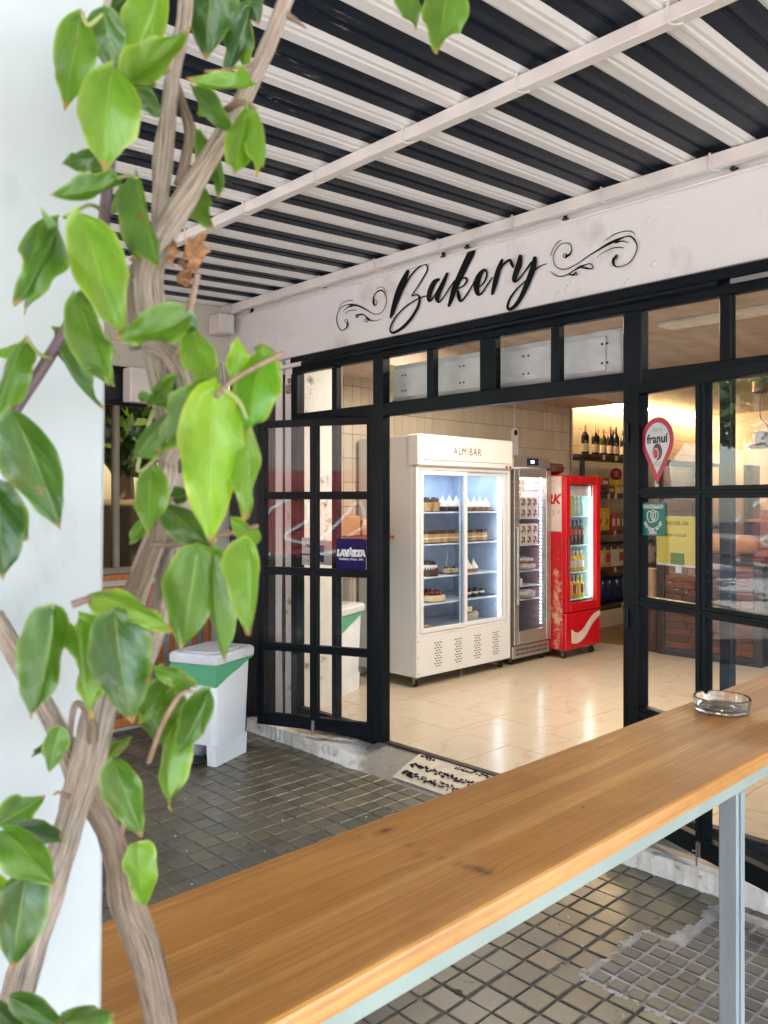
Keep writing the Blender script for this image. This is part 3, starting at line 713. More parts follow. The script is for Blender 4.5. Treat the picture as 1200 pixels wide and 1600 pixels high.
flat([(-w_ / 2, -h * .15), (w_ / 2, -h * .15), (w_ / 2, -h * .08), (-w_ / 2, -h * .08)], F4, .0012, M['blue'], 'stripe', t)
text('T A X', .02, M['teal'], t, F4 @ Matrix.Translation((0, -h * .33, .0015)))
t, F4, w_, h = sheet_at(497, 844, 521, 884, 3.474, 'notice_sheet', 'pale notice sheet with two blue squares inside the side glazing', 'notice', M['paper'])
flat([(-w_ / 2, -.0), (-w_ * .1, 0), (-w_ * .1, h * .30), (-w_ / 2, h * .30)], F4, .0012, M['blue'], 'blue_square', t)
flat([(-w_ / 2, -h * .4), (-w_ * .1, -h * .4), (-w_ * .1, -h * .1), (-w_ / 2, -h * .1)], F4, .0012, M['dkblue'], 'dark_square', t)
# pin-shaped sticker on the right leaf
s0, zt = on_leaf(1004, 655, OR, aR); s1, zb = on_leaf(1054, 756, OR, aR); sc_ = (s0 + s1) / 2
t, F4 = sticker('pin_sticker', 'crimson and white map-pin sticker reading franuí on the upper door pane', 'sticker', OR, aR, sc_, (zt + zb) / 2, False, -.004)
W2 = (s1 - s0) / 2; H = zt - zb
def pin(sc):
    pts = []; cy = H / 2 - W2 * 1.04
    for i in range(25):
        a = R(-28 + 236 * i / 24); pts.append((W2 * math.cos(a) * sc, cy + W2 * 1.04 * math.sin(a) * sc))
    pts.append((0, cy + (-H / 2 - cy) * (sc * 1.0))); return pts
flat(pin(1), F4, 0, M['pink'], 'rim', t); flat(pin(.76), F4, .001, M['sticker_white'], 'face', t)
T = lambda x, y, z=.0024: F4 @ Matrix.Translation((x, y, z))
cy = H / 2 - W2 * 1.04
text('franuí', W2 * .56, M['ink_black'], t, T(0, cy + W2 * .06), bold=.0018)
text('POR TU', W2 * .24, M['grey_ink'], t, T(0, cy + W2 * .46), sx=.7); text('AQUÍ', W2 * .26, M['grey_ink'], t, T(0, cy - W2 * 1.05), sx=.7)
rb = [(.02 + math.cos(R(a)) * .30, math.sin(R(a)) * .38) for a in range(0, 360, 20)]
flat([(W2 * x, cy - W2 * .52 + W2 * y) for x, y in rb], F4, .0022, M['ink_brown'], 'chocolate', t)
flat([(W2 * (x * .62 - .08), cy - W2 * .60 + W2 * y * .68) for x, y in rb], F4, .0034, M['sticker_white'], 'cream_ring', t)
flat([(W2 * (x * .50 - .08), cy - W2 * .60 + W2 * y * .56) for x, y in rb], F4, .0046, M['red'], 'raspberry', t)
# green app sticker
s0, zt = on_leaf(1002.5, 785, OR, aR); s1, zb = on_leaf(1041, 838, OR, aR)
t, F4 = sticker('green_sticker', 'teal square sticker with white petal outline on the middle door pane', 'sticker', OR, aR, (s0 + s1) / 2, (zt + zb) / 2, False, -.004)
wd, hh = s1 - s0, zt - zb
flat(rr_poly(wd, hh, .003), F4, 0, M['teal'], 'backing', t)
T = lambda x, y, z=.0016: F4 @ Matrix.Translation((x, y, z))
text('UNE NUESTRA LUCHA', wd * .085, M['ink_white'], t, T(0, hh * .40), bold=.0006); text('CONTRA EL DESPERDICIO', wd * .07, M['ink_white'], t, T(0, hh * .34), bold=.0006)
for cx, cyy, rx, ry, an in ((-.09, .07, .13, .19, 18), (.02, .13, .10, .17, 0), (.10, .09, .11, .17, -18)):
    pts = []
    for i in range(25):
        a = R(i * 15); x = rx * math.cos(a); y = ry * math.sin(a); ca, sa = math.cos(R(an)), math.sin(R(an)); pts.append((wd * (cx + x * ca - y * sa), hh * (cyy + x * sa + y * ca) * .92))
    flatline(pts, wd * .028, F4, .0016, M['ink_white'], 'petal', t)
for i, ch in enumerate('TOO GOOD TO GO'):
    a = R(207 + i * 126 / 13); rr_ = wd * .36
    if ch != ' ': text(ch, wd * .13, M['ink_white'], t, T(rr_ * math.cos(a), rr_ * math.sin(a) + hh * .05) @ Matrix.Rotation(a + math.pi / 2, 4, 'Z'), bold=.0012)
text('ÚNETE', wd * .10, M['ink_white'], t, T(0, -hh * .42), bold=.001)
# yellow poster hung inside the fixed glazing
s0, zt = on_leaf(1025, 806, OR, aR); s1, zb = on_leaf(1087, 888, OR, aR)
t, F4 = sticker('yellow_poster', 'yellow poster with green block taped behind the door glass under the teal sticker', 'poster', OR, aR, (s0 + s1) / 2, (zt + zb) / 2, False, .0045); w_, h = s1 - s0, zt - zb
M['poster'] = pm('poster_yellow', (.66, .56, .05), (.60, .50, .05), .5); M['pgreen'] = pm('poster_green', (.08, .19, .03), rough=.5)
flat(rr_poly(w_, h, .002), F4, 0, M['paper'], 'margin', t); flat([(x * .97, y * .94 + .004) for x, y in rr_poly(w_, h, .002)], F4, .0012, M['poster'], 'field', t)
text('MENÚ DEL DÍA', .022, M['dark_hole'], t, F4 @ Matrix.Translation((.0, h * .36, .003))); text('PANES Y DULCES', .016, M['dark_hole'], t, F4 @ Matrix.Translation((0, h * .12, .003)))
flat([(-.03, -.10), (.05, -.10), (.05, -.05), (-.03, -.05)], F4, .0026, M['pgreen'], 'green_block', t)
flat([(.0, -.135), (.035, -.135), (.035, -.108), (0, -.108)], F4, .0026, M['paper'], 'white_block', t)

# ---- black ribbed shutter left of the pier, neighbour's return wall
sh = thing('ribbed_shutter', 'black vertically ribbed metal shutter between the white pier and the neighbour', 'shutter', (-5.0, 3.5, 0))
rib = MB().rbox((-.011, -.009, .0), (.011, .009, 2.6), .003).mesh('shutter_rib', M['steel_black'])
for i in range(23):
    o = link('shutter_rib', rib, sh); o.location = (-.30 + i * .0265, -.012, 0)
P(MB().box((-5.33, 3.502, 0), (-4.716, 3.52, 2.6)).build('backing', M['dark_hole'], sh), sh)
nb = -5.34
b = MB()
def wallX(b, y0, y1, z0, z1, x=nb, th=.16, mi=0): b.box((x - th, y0, z0), (x, y1, z1), mi)
wallX(b, 1.9, 3.5, 2.54, 3.6); wallX(b, 1.9, 2.10, 0, 2.54); wallX(b, 3.10, 3.5, 0, 2.0); wallX(b, 2.10, 3.10, 0, 1.10); b.box((nb - .14, 3.10, 2.0), (nb - .02, 3.5, 2.54))
nbw = tag(b.build('neighbour_wall', pm('neighbour_cream', (.62, .58, .52), (.56, .52, .46), .7, sc=2, bmp=.3, bsc=20)), 'cream side wall of the neighbouring shop with a wide window', 'wall')
nbw['kind'] = 'structure'
wf = M['frame_black']
for a, c in (((nb - .06, 2.10, 2.50), (nb + .012, 3.10, 2.542)), ((nb - .06, 2.10, 2.27), (nb + .02, 3.10, 2.30)), ((nb - .06, 2.10, 1.10), (nb + .02, 3.10, 1.145))):
    MB().rbox(a, c, .003).build('window_rail', wf if a[2] != 1.10 else pm('bronze_frame', (.20, .17, .13), rough=.4), nbw)
for y in (2.10, 2.56, 3.06): MB().rbox((nb - .05, y, 1.145), (nb + .01, y + .035, 2.27), .003).build('window_stile', pm('bronze_frame', (.22, .19, .15), rough=.4), nbw)
MB().box((nb - .03, 2.12, 1.14), (nb - .025, 3.08, 2.28)).build('pane', glassmat('bronze_glass', (.40, .35, .27), 1.0), nbw)
struct(MB().box((-7.0, .6, 0), (-6.9, 4.6, 1.62)).build('neighbour_inner_wall', pm('inner_wall_tan', (.30, .25, .19), (.26, .21, .16), .8)))
MB().box((nb - .06, 2.10, 2.30), (nb - .05, 3.10, 2.50)).build('dark_panel', M['dark_hole'], nbw)
MB().rbox((nb - .02, 2.08, 1.06), (nb + .05, 3.12, 1.098), .004).build('window_sill', M['orange_wood'], nbw)
tag(MB().rbox((nb + .002, 2.62, 2.29), (nb + .12, 2.86, 2.53), .006).build('blind_box', M['beam_paint']), 'white box of a rolled blind under the neighbour wall', 'blind box')
tag(MB().tube([(nb + .02, 1.95, 2.70), (nb + .02, 3.36, 2.70), (nb + .03, 3.42, 2.66), (nb + .04, 3.43, 2.50)], .008, 6).build('wall_cable', M['beam_paint'], smooth=True), 'white cable run along the neighbour wall top', 'cable')
# slatted wooden barrier standing along the neighbour wall
t = thing('slatted_barrier', 'orange wooden slatted barrier standing against the neighbour wall', 'barrier', (-5.17, 2.5, 0))
MB().rbox((-.03, -.62, .98), (.03, .72, 1.03), .006).build('top_rail', M['orange_wood'], t)
MB().rbox((-.02, -.62, .08), (.02, .72, .14), .006).build('bottom_rail', M['orange_wood'], t)
sl = MB().rbox((-.012, -.017, .14), (.012, .017, .98), .004).mesh('slat', M['orange_wood'])
for i in range(15):
    o = link('slat', sl, t); o.location = (0, -.58 + i * .09, 0)
for y in (-.6, .7): MB().rbox((-.022, y - .02, 0), (.022, y + .02, .98), .004).build('post', M['orange_wood'], t)

# ================================================================== THE SHOP
XW = -5.15; SOF = EYE + 1.06; CE = EYE + 1.32; YE = 7.93; XR = -5.52; YB_ = 12.2
b = MB(); b.box((XW - .06, 3.6, FLOOR), (XW - .008, YE, SOF + .3)); walltile = struct(b.build('tiled_wall', M['tile_grout']))
struct(MB().box((XR - .1, YE - .02, FLOOR), (XR - .008, YB_, CE)).build('recess_wall', M['tile_grout']))
TW, TH = .1, .205
def tile_mesh(w_, h, th=.008):
    return MB().rbox((0, -w_ / 2 + .0018, .0018), (th, w_ / 2 - .0018, h - .0018), .002)
tm = tile_mesh(TW, TH); tme = tm.mesh('tile', M['cream_tile'])
z_top = EYE + .985; sb = MB(); nind = 0
rows = [z_top - (i + 1) * TH for i in range(12)] + [z_top]
for r_, z in enumerate(rows):
    for j in range(43):
        y = 3.65 + j * TW
        if z < FLOOR - .08: continue
        h_ok = z + TH <= SOF + .2
        jx = Matrix.Translation((XW - .008 + random.uniform(0, .0008), y, z)) @ Matrix.Rotation(random.gauss(0, .004), 4, 'Z') @ Matrix.Rotation(random.gauss(0, .004), 4, 'Y')
        if (z > EYE + .3 or (y < 4.95 and z > .1)) and nind < 288:
            o = link('tile', tme, walltile); o.matrix_local = jx; nind += 1
        else: sb.add([jx @ Vector(v) for v in tm.v], tm.f)
sb.build('tiles', M['cream_tile'], walltile)['kind'] = 'stuff'
sb = MB(); rw = struct(MB().box((XW - .06, YE, FLOOR), (XW + .0, YE + .03, SOF)).build('wall_end_trim', pm('corner_trim', (.5, .42, .33), rough=.4)))
for z in [CE - .02 - (i + 1) * TH for i in range(13)]:
    for j in range(43):
        y = YE + .05 + j * TW; jx = Matrix.Translation((XR - .008, y, z)) @ Matrix.Rotation(random.gauss(0, .004), 4, 'Z'); sb.add([jx @ Vector(v) for v in tm.v], tm.f)
o = sb.build('recess_tiles', M['cream_tile']); o['kind'] = 'stuff'; tag(o, 'cream tiles lining the wall behind the bottle shelves', 'tiles')
# low tiled plinth under the shelves
o = struct(MB().box((XR, YE + .1, FLOOR), (-5.06, YB_, FLOOR + .20)).build('tiled_plinth', M['tile_grout']))
sb = MB()
for j in range(42):
    jx = Matrix.Translation((-5.062, YE + .16 + j * TW, FLOOR + .0)); sb.add([jx @ Vector(v) for v in tm.v], tm.f)
o = sb.build('plinth_tiles', M['cream_tile'], o); o['kind'] = 'stuff'
b = MB(); b.box((XR - .1, 3.6, SOF), (-4.48, YE, CE + .1)); struct(b.build('ceiling_soffit', M['soffit']))
b = MB(); b.box((XR - .1, 3.75, CE), (1.6, YB_ + .1, CE + .08)); struct(b.build('ceiling', M['ceiling']))
b = MB(); b.box((XR - .1, YB_, FLOOR), (1.6, YB_ + .1, CE)); b.box((1.5, 3.55, 0), (1.6, YB_, CE)); struct(b.build('back_wall', pm('back_wall_paint', (.50, .40, .30), (.44, .35, .26), .7)))
# glossy marble-look floor tiles
m, n, bs = newmat('marble_floor_tile'); v = coords(n, 'World'); oi = n.nodes.new('ShaderNodeObjectInfo')
vo = n.nodes.new('ShaderNodeVectorMath'); vo.operation = 'ADD'; cmb = n.nodes.new('ShaderNodeCombineXYZ'); n.links.new(math_(n, 'MULTIPLY', oi.outputs['Random'], 37), cmb.inputs[0]); n.links.new(v, vo.inputs[0]); n.links.new(cmb.outputs[0], vo.inputs[1])
wv = n.nodes.new('ShaderNodeTexWave'); wv.inputs['Scale'].default_value = 1.1; wv.inputs['Distortion'].default_value = 9; wv.inputs['Detail'].default_value = 5; wv.inputs['Detail Scale'].default_value = 2.2; n.links.new(vo.outputs[0], wv.inputs[0])
veins = ramp(n, wv.outputs['Fac'], [(.0, g3(.28)), (.035, g3(0))])
n.links.new(mix(n, veins, mix(n, noise_(n, vo.outputs[0], 4, 6), (.56, .47, .35), (.50, .41, .30)), (.32, .25, .17)), bs.inputs['Base Color'])
bs.inputs['Roughness'].default_value = .13; n.links.new(math_(n, 'MULTIPLY_ADD', noise_(n, v, 12, 5), .14, .13), bs.inputs['Roughness']); M['floor_tile'] = m
b = MB(); b.box((XR, 3.5, -.01), (1.5, YB_, FLOOR - .004)); floor = struct(b.build('floor', M['tile_grout']))
FT = .45; fm = MB().rbox((-FT / 2 + .0015, -FT / 2 + .0015, -.008), (FT / 2 - .0015, FT / 2 - .0015, 0), .0015).mesh('tile', M['floor_tile'])
for i in range(15):
    for j in range(9):
        y = 3.525 + FT / 2 + j * FT
        if y > 7.5: continue
        o = link('tile', fm, floor); o.matrix_local = Matrix.Translation((-5.0 + i * FT - .05, y, FLOOR + random.uniform(-.0005, .0005))) @ Matrix.Rotation(random.gauss(0, .0012), 4, 'X')
struct(MB().box((XR, 7.575, -.01), (1.5, YB_, FLOOR + .001)).build('ochre_floor', M['ochre_floor']))
struct(MB().box((-3.58, 3.49, -.01), (-1.95, 3.524, FLOOR - .002)).build('door_threshold', M['dark_wood']))
# warm LED strip in the ceiling recess, with the light it gives
led = thing('led_or_added_light', 'glowing warm LED strip along the top of the tiled recess wall', 'light strip', (XR + .02, 10, CE - .05))
P(MB().box((XR + .0, YE + .4, CE - .06), (XR + .03, YB_ - .1, CE - .035)).build('tube', M['led_warm'], led), led)
def area(name, par, loc, rot, sx, sy, p, c):
    l = bpy.data.lights.new(name, 'AREA'); l.shape = 'RECTANGLE'; l.size = sx; l.size_y = sy; l.energy = p; l.color = c
    o = bpy.data.objects.new(name, l); COL.objects.link(o); o.parent = par; o.matrix_parent_inverse = Matrix.Translation(par.location).inverted(); o.location = loc; o.rotation_euler = rot; return o
area('led_light', led, (XR + .06, 10, CE - .07), (0, R(-35), 0), .06, 4, 10, (1, .72, .40))
fill_panel = thing('led_or_added_light', 'ceiling lamp panel added to brighten the shop interior', 'light strip', (-2.2, 6.2, CE - .02))  # ceiling panel and its lights are added to brighten the interior
P(MB().rbox((-2.9, 5.6, CE - .03), (-1.2, 5.8, CE - .001), .004).build('fill_housing', M['paper'], fill_panel), fill_panel)
area('added_fill_light', fill_panel, (-2.2, 5.7, CE - .035), (0, 0, 0), 1.6, .18, 9, (1, .88, .73))
area('added_fill_light', fill_panel, (-3.4, 4.5, CE - .03), (0, 0, 0), 1.2, .18, 7, (1, .88, .74))  # second added light, with no fitting of its own
# translucent white panel and brackets behind the transom panes
a = onY(619, 567, 3.62); c = onY(974, 582, 3.62)
t = thing('sheet_metal_duct', 'white sheet metal duct box hanging behind the upper door panes', 'duct', ((a.x + c.x) / 2, 3.62, 2.33))
P(MB().rbox((a.x, 3.60, 2.215), (c.x, 3.78, 2.455), .004).build('casing', pm('duct_white', (.60, .64, .64), (.52, .56, .56), .35, sc=2), t), t)
P(MB().rbox((a.x + .0, 3.590, 2.25), (c.x - .08, 3.5995, 2.425), .003).build('cover_plate', pm('duct_plate', (.70, .73, .72), rough=.3), t), t)
P(MB().box((a.x, 3.585, 2.222), (c.x, 3.5925, 2.240)).build('lower_lip', pm('duct_lip', (.42, .44, .44), rough=.4), t), t)
bolt = MB().lathe([(.006, 0), (.005, .005)], (0, 0, 0), 8, mat=Matrix.Rotation(R(90), 4, 'X')).mesh('bolt', M['dark_hole'])
for px in (629, 634, 719, 725, 818, 826, 941, 949):
    for zz in (2.29, 2.385):
        o = link('bolt', bolt, t); o.location = Vector((onY(px, 580, 3.59).x, 3.589, zz)) - t.location
# ---- refrigerated cabinets along the left wall (fronts face +x)
def loc_(v, o): return v
def caster(par, x, y, wheel=.026):
    b = MB().rbox((x - .022, y - .022, .062), (x + .022, y + .022, .07), .002); b.box((x - .014, y - .017, .02), (x + .012, y - .013, .062)); b.box((x - .014, y + .013, .02), (x + .012, y + .017, .062))
    c = b.build('caster', M['bolt'], par)
    MB().lathe([(wheel * .5, -.012), (wheel, -.010), (wheel, .010), (wheel * .5, .012)], (0, 0, 0), 14, mat=Matrix.Translation((x, y, wheel)) @ Matrix.Rotation(R(90), 4, 'X')).build('wheel', M['rubber'], c, smooth=True)
# -- white two-door cake fridge. local frame: x out of the front, y along the wall, origin at near front corner on the floor
X1, Y1 = -4.43, 4.634; W1 = 1.215; D1 = .68
f1 = thing('cake_fridge', 'tall white two-door cake fridge with ALMÍBAR on its header', 'fridge', (X1, Y1, FLOOR))
b = MB(); H0, HT = .085, 2.02
b.rbox((-D1, 0, H0), (-.051, .035, HT - .01), .004); b.rbox((-D1, W1 - .035, H0), (-.051, W1, HT - .01), .004)
b.box((-D1, .035, H0), (-D1 + .03, W1 - .035, HT - .02)); b.box((-D1, .035, HT - .25), (-.03, W1 - .035, HT - .012)); b.box((-D1 + .03, .035, H0), (-.03, W1 - .035, .42))
b.build('body', M['fridge_white'], f1)
MB().rbox((-.10, -.004, HT - .255), (.028, W1 + .004, HT), .012).build('header', M['fridge_white'], f1)
hp = MB().rbox((.0285, .055, HT - .205), (.034, W1 - .03, HT - .02), .006).build('header_panel', pm('header_panel_white', (.76, .72, .69), (.74, .70, .67), .3, sc=1), f1)
text('ALMÍBAR', .086, M['ink_black'], hp, frame_of((0, 1, 0), (0, 0, 1), (.0355, W1 * .48, HT - .125)), sx=.9, bold=-.0002, spacing=1.2)
MB().rbox((.029, W1 - .11, HT - .245), (.033, W1 - .03, HT - .225), .002).build('thermostat', M['dark_hole'], f1)
MB().box((.0335, W1 - .09, HT - .24), (.0345, W1 - .06, HT - .23)).build('red_display', emis('red_display', (1, .05, .03), 1.5), f1)
# kick panel with vent slots
b = MB().rbox((-.05, 0, H0), (.0, W1, .404), .004); kp = b.build('kick_panel', M['fridge_white'], f1)
sm_ = MB().box((-.001, -.011, -.0035), (.0012, .011, .0035)).mesh('vent_slot', M['dark_hole'])
for gx in (.22, .47, .72, .97):
    for r_ in range(10):
        for c_ in range(3 if r_ % 2 else 2):
            o = link('vent_slot', sm_, kp); o.location = (0, gx + c_ * .034 + (0 if r_ % 2 else .017), .15 + r_ * .021)
for z in (.115, .24, .37): MB().lathe([(.005, 0), (.004, .003)], (0, 0, 0), 8, mat=Matrix.Translation((0, .02, z)) @ Matrix.Rotation(R(90), 4, 'Y')).build('screw', M['dark_hole'], kp)
# front frame and two sliding glass doors
b = MB(); b.rbox((-.05, 0, .405), (.0, .04, HT - .256), .003); b.rbox((-.05, W1 - .04, .405), (0, W1, HT - .256), .003); b.rbox((-.05, .04, HT - .285), (0, W1 - .04, HT - .256), .003); b.rbox((-.05, .04, .405), (0, W1 - .04, .425), .003)
b.build('front_frame', M['fridge_white'], f1)
def gdoor(par, y0, y1, z0, z1, x0, fw, mtl, bot=None, nm='glass_door', th=.022, top=None):
    b = MB(); bot = bot or fw; top = top or fw
    b.rbox((x0 - th, y0, z0), (x0, y0 + fw, z1), .003); b.rbox((x0 - th, y1 - fw, z0), (x0, y1, z1), .003)
    b.rbox((x0 - th, y0 + fw, z0), (x0, y1 - fw, z0 + bot), .003); b.rbox((x0 - th, y0 + fw, z1 - top), (x0, y1 - fw, z1), .003)
    d_ = b.build(nm, mtl, par); MB().box((x0 - th * .6, y0 + fw, z0 + bot), (x0 - th * .5, y1 - fw, z1 - top)).build('pane', M['fridge_glass'], d_); return d_
gdoor(f1, .045, .62, .43, HT - .29, .004, .036, M['fridge_white'])
gdoor(f1, .60, W1 - .045, .43, HT - .29, -.02, .034, M['fridge_white'])
b = MB(); b.box((-D1 + .031, .036, .421), (-D1 + .036, W1 - .036, HT - .251)); b.box((-D1 + .036, .036, .421), (-.06, .040, HT - .251)); b.box((-D1 + .036, W1 - .04, .421), (-.06, W1 - .036, HT - .251)); b.box((-D1 + .036, .04, .421), (-.06, W1 - .04, .425)); b.box((-D1 + .036, .04, HT - .256), (-.06, W1 - .04, HT - .252))
b.build('liner', M['fridge_liner'], f1)
b = MB(); b.rbox((-.066, .585, .43), (-.05, .61, HT - .29), .003); b.build('centre_post', pm('pale_blue_post', (.50, .60, .74), rough=.35), f1)
for y in (.07, W1 - .075):
    MB().rbox((-.083, y - .005, .46), (-.073, y + .005, HT - .31), .002).build('led_tube', M['led_cool'], f1)
area('fridge_light', f1, Vector((X1 - .30, Y1 + .6, FLOOR + HT - .27)), (0, 0, 0), .3, 1.0, .7, (.75, .87, 1))
SH1 = [1.395, 1.13, .86, .64]
M['wire_shelf'] = pm('fridge_shelf', (.62, .70, .80), rough=.3)
for z in SH1: MB().rbox((-D1 + .05, .045, z - .012), (-.10, W1 - .045, z), .003).build('shelf', M['wire_shelf'], f1)
MB().rbox((-.099, .66, .53), (-.095, .80, .575), .002).build('price_card', M['paper'], f1)
for x, y in ((-.07, .06), (-.07, W1 - .06), (-.6, .06), (-.6, W1 - .06)): caster(f1, x, y)
b = MB().tube([(-.07, .62, .085), (-.07, .62, .012)], .006, 8); b.lathe([(.022, 0), (.02, .012)], (-.07, .62, .0), 12); b.build('levelling_foot', M['bolt'], f1)
# -- steel fridge
X2, Y2, W2_ = -4.43, 5.905, .575
f2 = thing('steel_fridge', 'narrow brushed steel glass-door fridge between the white and red fridges', 'fridge', (X2, Y2, FLOOR))
H2 = 1.90; D2 = .64
b = MB(); b.rbox((-D2, 0, .17), (-.05, .03, H2 - .1), .003); b.rbox((-D2, W2_ - .03, .17), (-.05, W2_, H2 - .1), .003); b.box((-D2, .03, .17), (-D2 + .03, W2_ - .03, H2 - .1)); b.box((-D2 + .03, .03, .17), (-.06, W2_ - .03, .20)); b.rbox((-D2, 0, H2 - .1), (-.05, W2_, H2), .004)
b.build('body', M['fridge_steel'], f2)
MB().rbox((-.05, 0, H2 - .105), (-.01, W2_, H2), .004).build('header', M['fridge_steel'], f2)
MB().rbox((-.0098, .20, H2 - .085), (-.006, .38, H2 - .02), .002).build('display', M['dark_hole'], f2)
MB().box((-.0058, .26, H2 - .065), (-.005, .31, H2 - .04)).build('digits', emis('blue_display', (.2, .4, 1), 1.2), f2)
gdoor(f2, 0, W2_, .185, H2 - .125, .0, .075, M['fridge_steel'], bot=.115, th=.05, top=.07)
MB().rbox((.0, .015, .55), (.03, .045, 1.25), .006).build('handle', M['fridge_steel'], f2)
b = MB().rbox((-.06, 0, .06), (-.02, W2_, .175), .004); g = b.build('grille', M['fridge_steel'], f2)
b = MB()
for r_ in range(2):
    for i in range(26): b.box((-.021, .05 + i * .019, .085 + r_ * .037), (-.0185, .058 + i * .019, .108 + r_ * .037))
b.build('grille_slots', M['dark_hole'], g)['kind'] = 'stuff'
b = MB(); b.box((-D2 + .031, .031, .20), (-D2 + .036, W2_ - .031, H2 - .1)); b.box((-D2 + .036, W2_ - .036, .2), (-.06, W2_ - .031, H2 - .1)); b.box((-D2 + .036, .031, .2), (-.06, .036, H2 - .1))
for i in range(22): b.rbox((-D2 + .036, W2_ - .042, .22 + i * .072), (-.07, W2_ - .036, .25 + i * .072), .002)
b.build('liner', M['steel_liner'], f2)
led_ = MB()
for i in range(44): led_.box((-.066, W2_ - .086, .33 + i * .0325), (-.06, W2_ - .076, .345 + i * .0325))
led_.build('led_dots', M['led_cool'], f2)['kind'] = 'stuff'
area('fridge_light', f2, Vector((X2 - .3, Y2 + .28, FLOOR + H2 - .12)), (0, 0, 0), .3, .4, 1, (1, .93, .88))
SH2 = [1.33, 1.08, .84, .575, .33]
for z in SH2[:-1]: MB().rbox((-D2 + .05, .04, z - .01), (-.08, W2_ - .04, z), .003).build('shelf', M['wire_shelf'], f2)
cm = MB().box((.0012, -.019, -.014), (.0022, .019, .014)).mesh('card', pm('cream_card', (.66, .62, .52), rough=.6))
for i, (yy, zz) in enumerate(((.115, 1.655), (.160, 1.655), (.115, 1.60), (.160, 1.60), (.115, 1.545))):
    o = link('card', MB().rbox((-.0245, -.021, -.0245), (-.0225, .021, .0245), .001).mesh('card', cm.materials[0]) if i == 0 else bpy.data.meshes['card.001'], f2); o.location = (0, yy, zz)
for x, y in ((-.07, .05), (-.07, W2_ - .05), (-.55, .05), (-.55, W2_ - .05)): caster(f2, x, y, .022)
# -- red drinks fridge
X3, Y3, W3 = -4.27, 6.49, .60
f3 = thing('drinks_fridge', 'red glass-door drinks fridge with a white wave on its front', 'fridge', (X3, Y3, FLOOR))
H3 = 1.735; D3 = .62
m, n, bs = newmat('red_frosted_panel'); v = coords(n, 'World'); sp = n.nodes.new('ShaderNodeSeparateXYZ'); n.links.new(v, sp.inputs[0])
dz = math_(n, 'MULTIPLY', math_(n, 'ADD', math_(n, 'ABSOLUTE', math_(n, 'ADD', sp.outputs[0], -(X3 - .10))), math_(n, 'ABSOLUTE', math_(n, 'MULTIPLY', math_(n, 'ADD', sp.outputs[2], -(FLOOR + .42)), .16))), 3.2)
fz = math_(n, 'ADD', noise_(n, v, 22, 8, .75), math_(n, 'MULTIPLY', dz, -.55))
n.links.new(mix(n, ramp(n, fz, [(.36, g3(0)), (.52, g3(1))]), (.50, .006, .012), (.62, .42, .26)), bs.inputs['Base Color']); bs.inputs['Roughness'].default_value = .3; M['red_frost'] = m
b = MB(); b.rbox((-D3, 0, .085), (-.045, .03, H3), .006); o = b.build('side_panel', M['red_frost'], f3)
b = MB(); b.rbox((-D3, W3 - .03, .085), (-.045, W3, H3), .006); b.box((-D3, .03, .085), (-D3 + .03, W3 - .03, H3)); b.box((-D3 + .03, .03, .085), (-.05, W3 - .03, .44)); b.box((-D3 + .03, .03, H3 - .09), (-.05, W3 - .03, H3 - .005)); b.build('body', M['red'], f3)
sp_ = MB().box((-D3 + .1, -.0015, 1.20), (-.052, -.0002, H3 - .015)).build('side_label', pm('label_blush', (.68, .56, .50), rough=.4), f3)
text('MARK', .12, M['red'], sp_, frame_of((1, 0, 0), (0, 0, 1), (-.235, -.0025, 1.50)), bold=.006, shear=.25); text('COLA', .06, pm('label_pink', (.55, .2, .2), rough=.5), sp_, frame_of((1, 0, 0), (0, 0, 1), (-.17, -.0025, 1.38)), spacing=1.6)
gdoor(f3, 0, W3, .44, H3 - .01, .0, .07, M['red'], bot=.085, th=.045, top=.075)
MB().rbox((.0, .012, .78), (.018, .035, 1.15), .006).build('handle', pm('dark_red', (.25, .004, .008), rough=.35), f3)
fpan = MB().rbox((-.045, 0, .085), (-.003, W3, .43), .008).build('front_panel', M['red'], f3)
top = [(.20, .30), (.30, .262), (.40, .258), (.52, .285), (.64, .34), (.78, .40), (.90, .425), (1.0, .432)]
bot = [(1.0, .385), (.90, .360), (.80, .325), (.70, .275), (.60, .215), (.48, .175), (.36, .155), (.20, .165)]
poly = [(.09 + (x - .2) * .63, z - .02) for x, z in cr(top, 4)] + [(.09 + (x - .2) * .63, z - .02) for x, z in cr(bot, 4)]
poly = [(y, min(z, .42)) for y, z in poly]
n_ = len(poly); b = MB().add([(-.0015, y, z) for y, z in poly], [tuple(range(n_))]); b.build('wave_print', pm('wave_blush', (.72, .60, .54), rough=.35), fpan)
b = MB(); b.box((-D3 + .031, .031, .44), (-D3 + .036, W3 - .031, H3 - .09)); b.box((-D3 + .036, W3 - .036, .44), (-.06, W3 - .031, H3 - .09)); b.box((-D3 + .036, .031, .44), (-.06, .036, H3 - .09)); b.build('liner', pm('mint_liner', (.50, .66, .62), rough=.35), f3)
MB().rbox((-.073, W3 - .097, .55), (-.063, W3 - .084, H3 - .11), .003).build('led_tube', M['led_mint'], f3)
area('fridge_light', f3, Vector((X3 - .3, Y3 + .3, FLOOR + H3 - .10)), (0, 0, 0), .3, .4, 1.4, (.85, 1, .93))
MB().rbox((-.3, .05, H3 - .20), (-.07, W3 - .05, H3 - .10), .004).build('lamp_cover', pm('lamp_cover', (.72, .66, .66), rough=.4), f3)
SH3 = [1.335, 1.055, .80, .52 + .015]
SH3 = [1.34, 1.06, .80, .54]
for z in SH3[:-1] + [SH3[-1]]: MB().rbox((-D3 + .05, .035, z - .01), (-.075, W3 - .035, z), .003).build('shelf', M['wire_shelf'], f3)
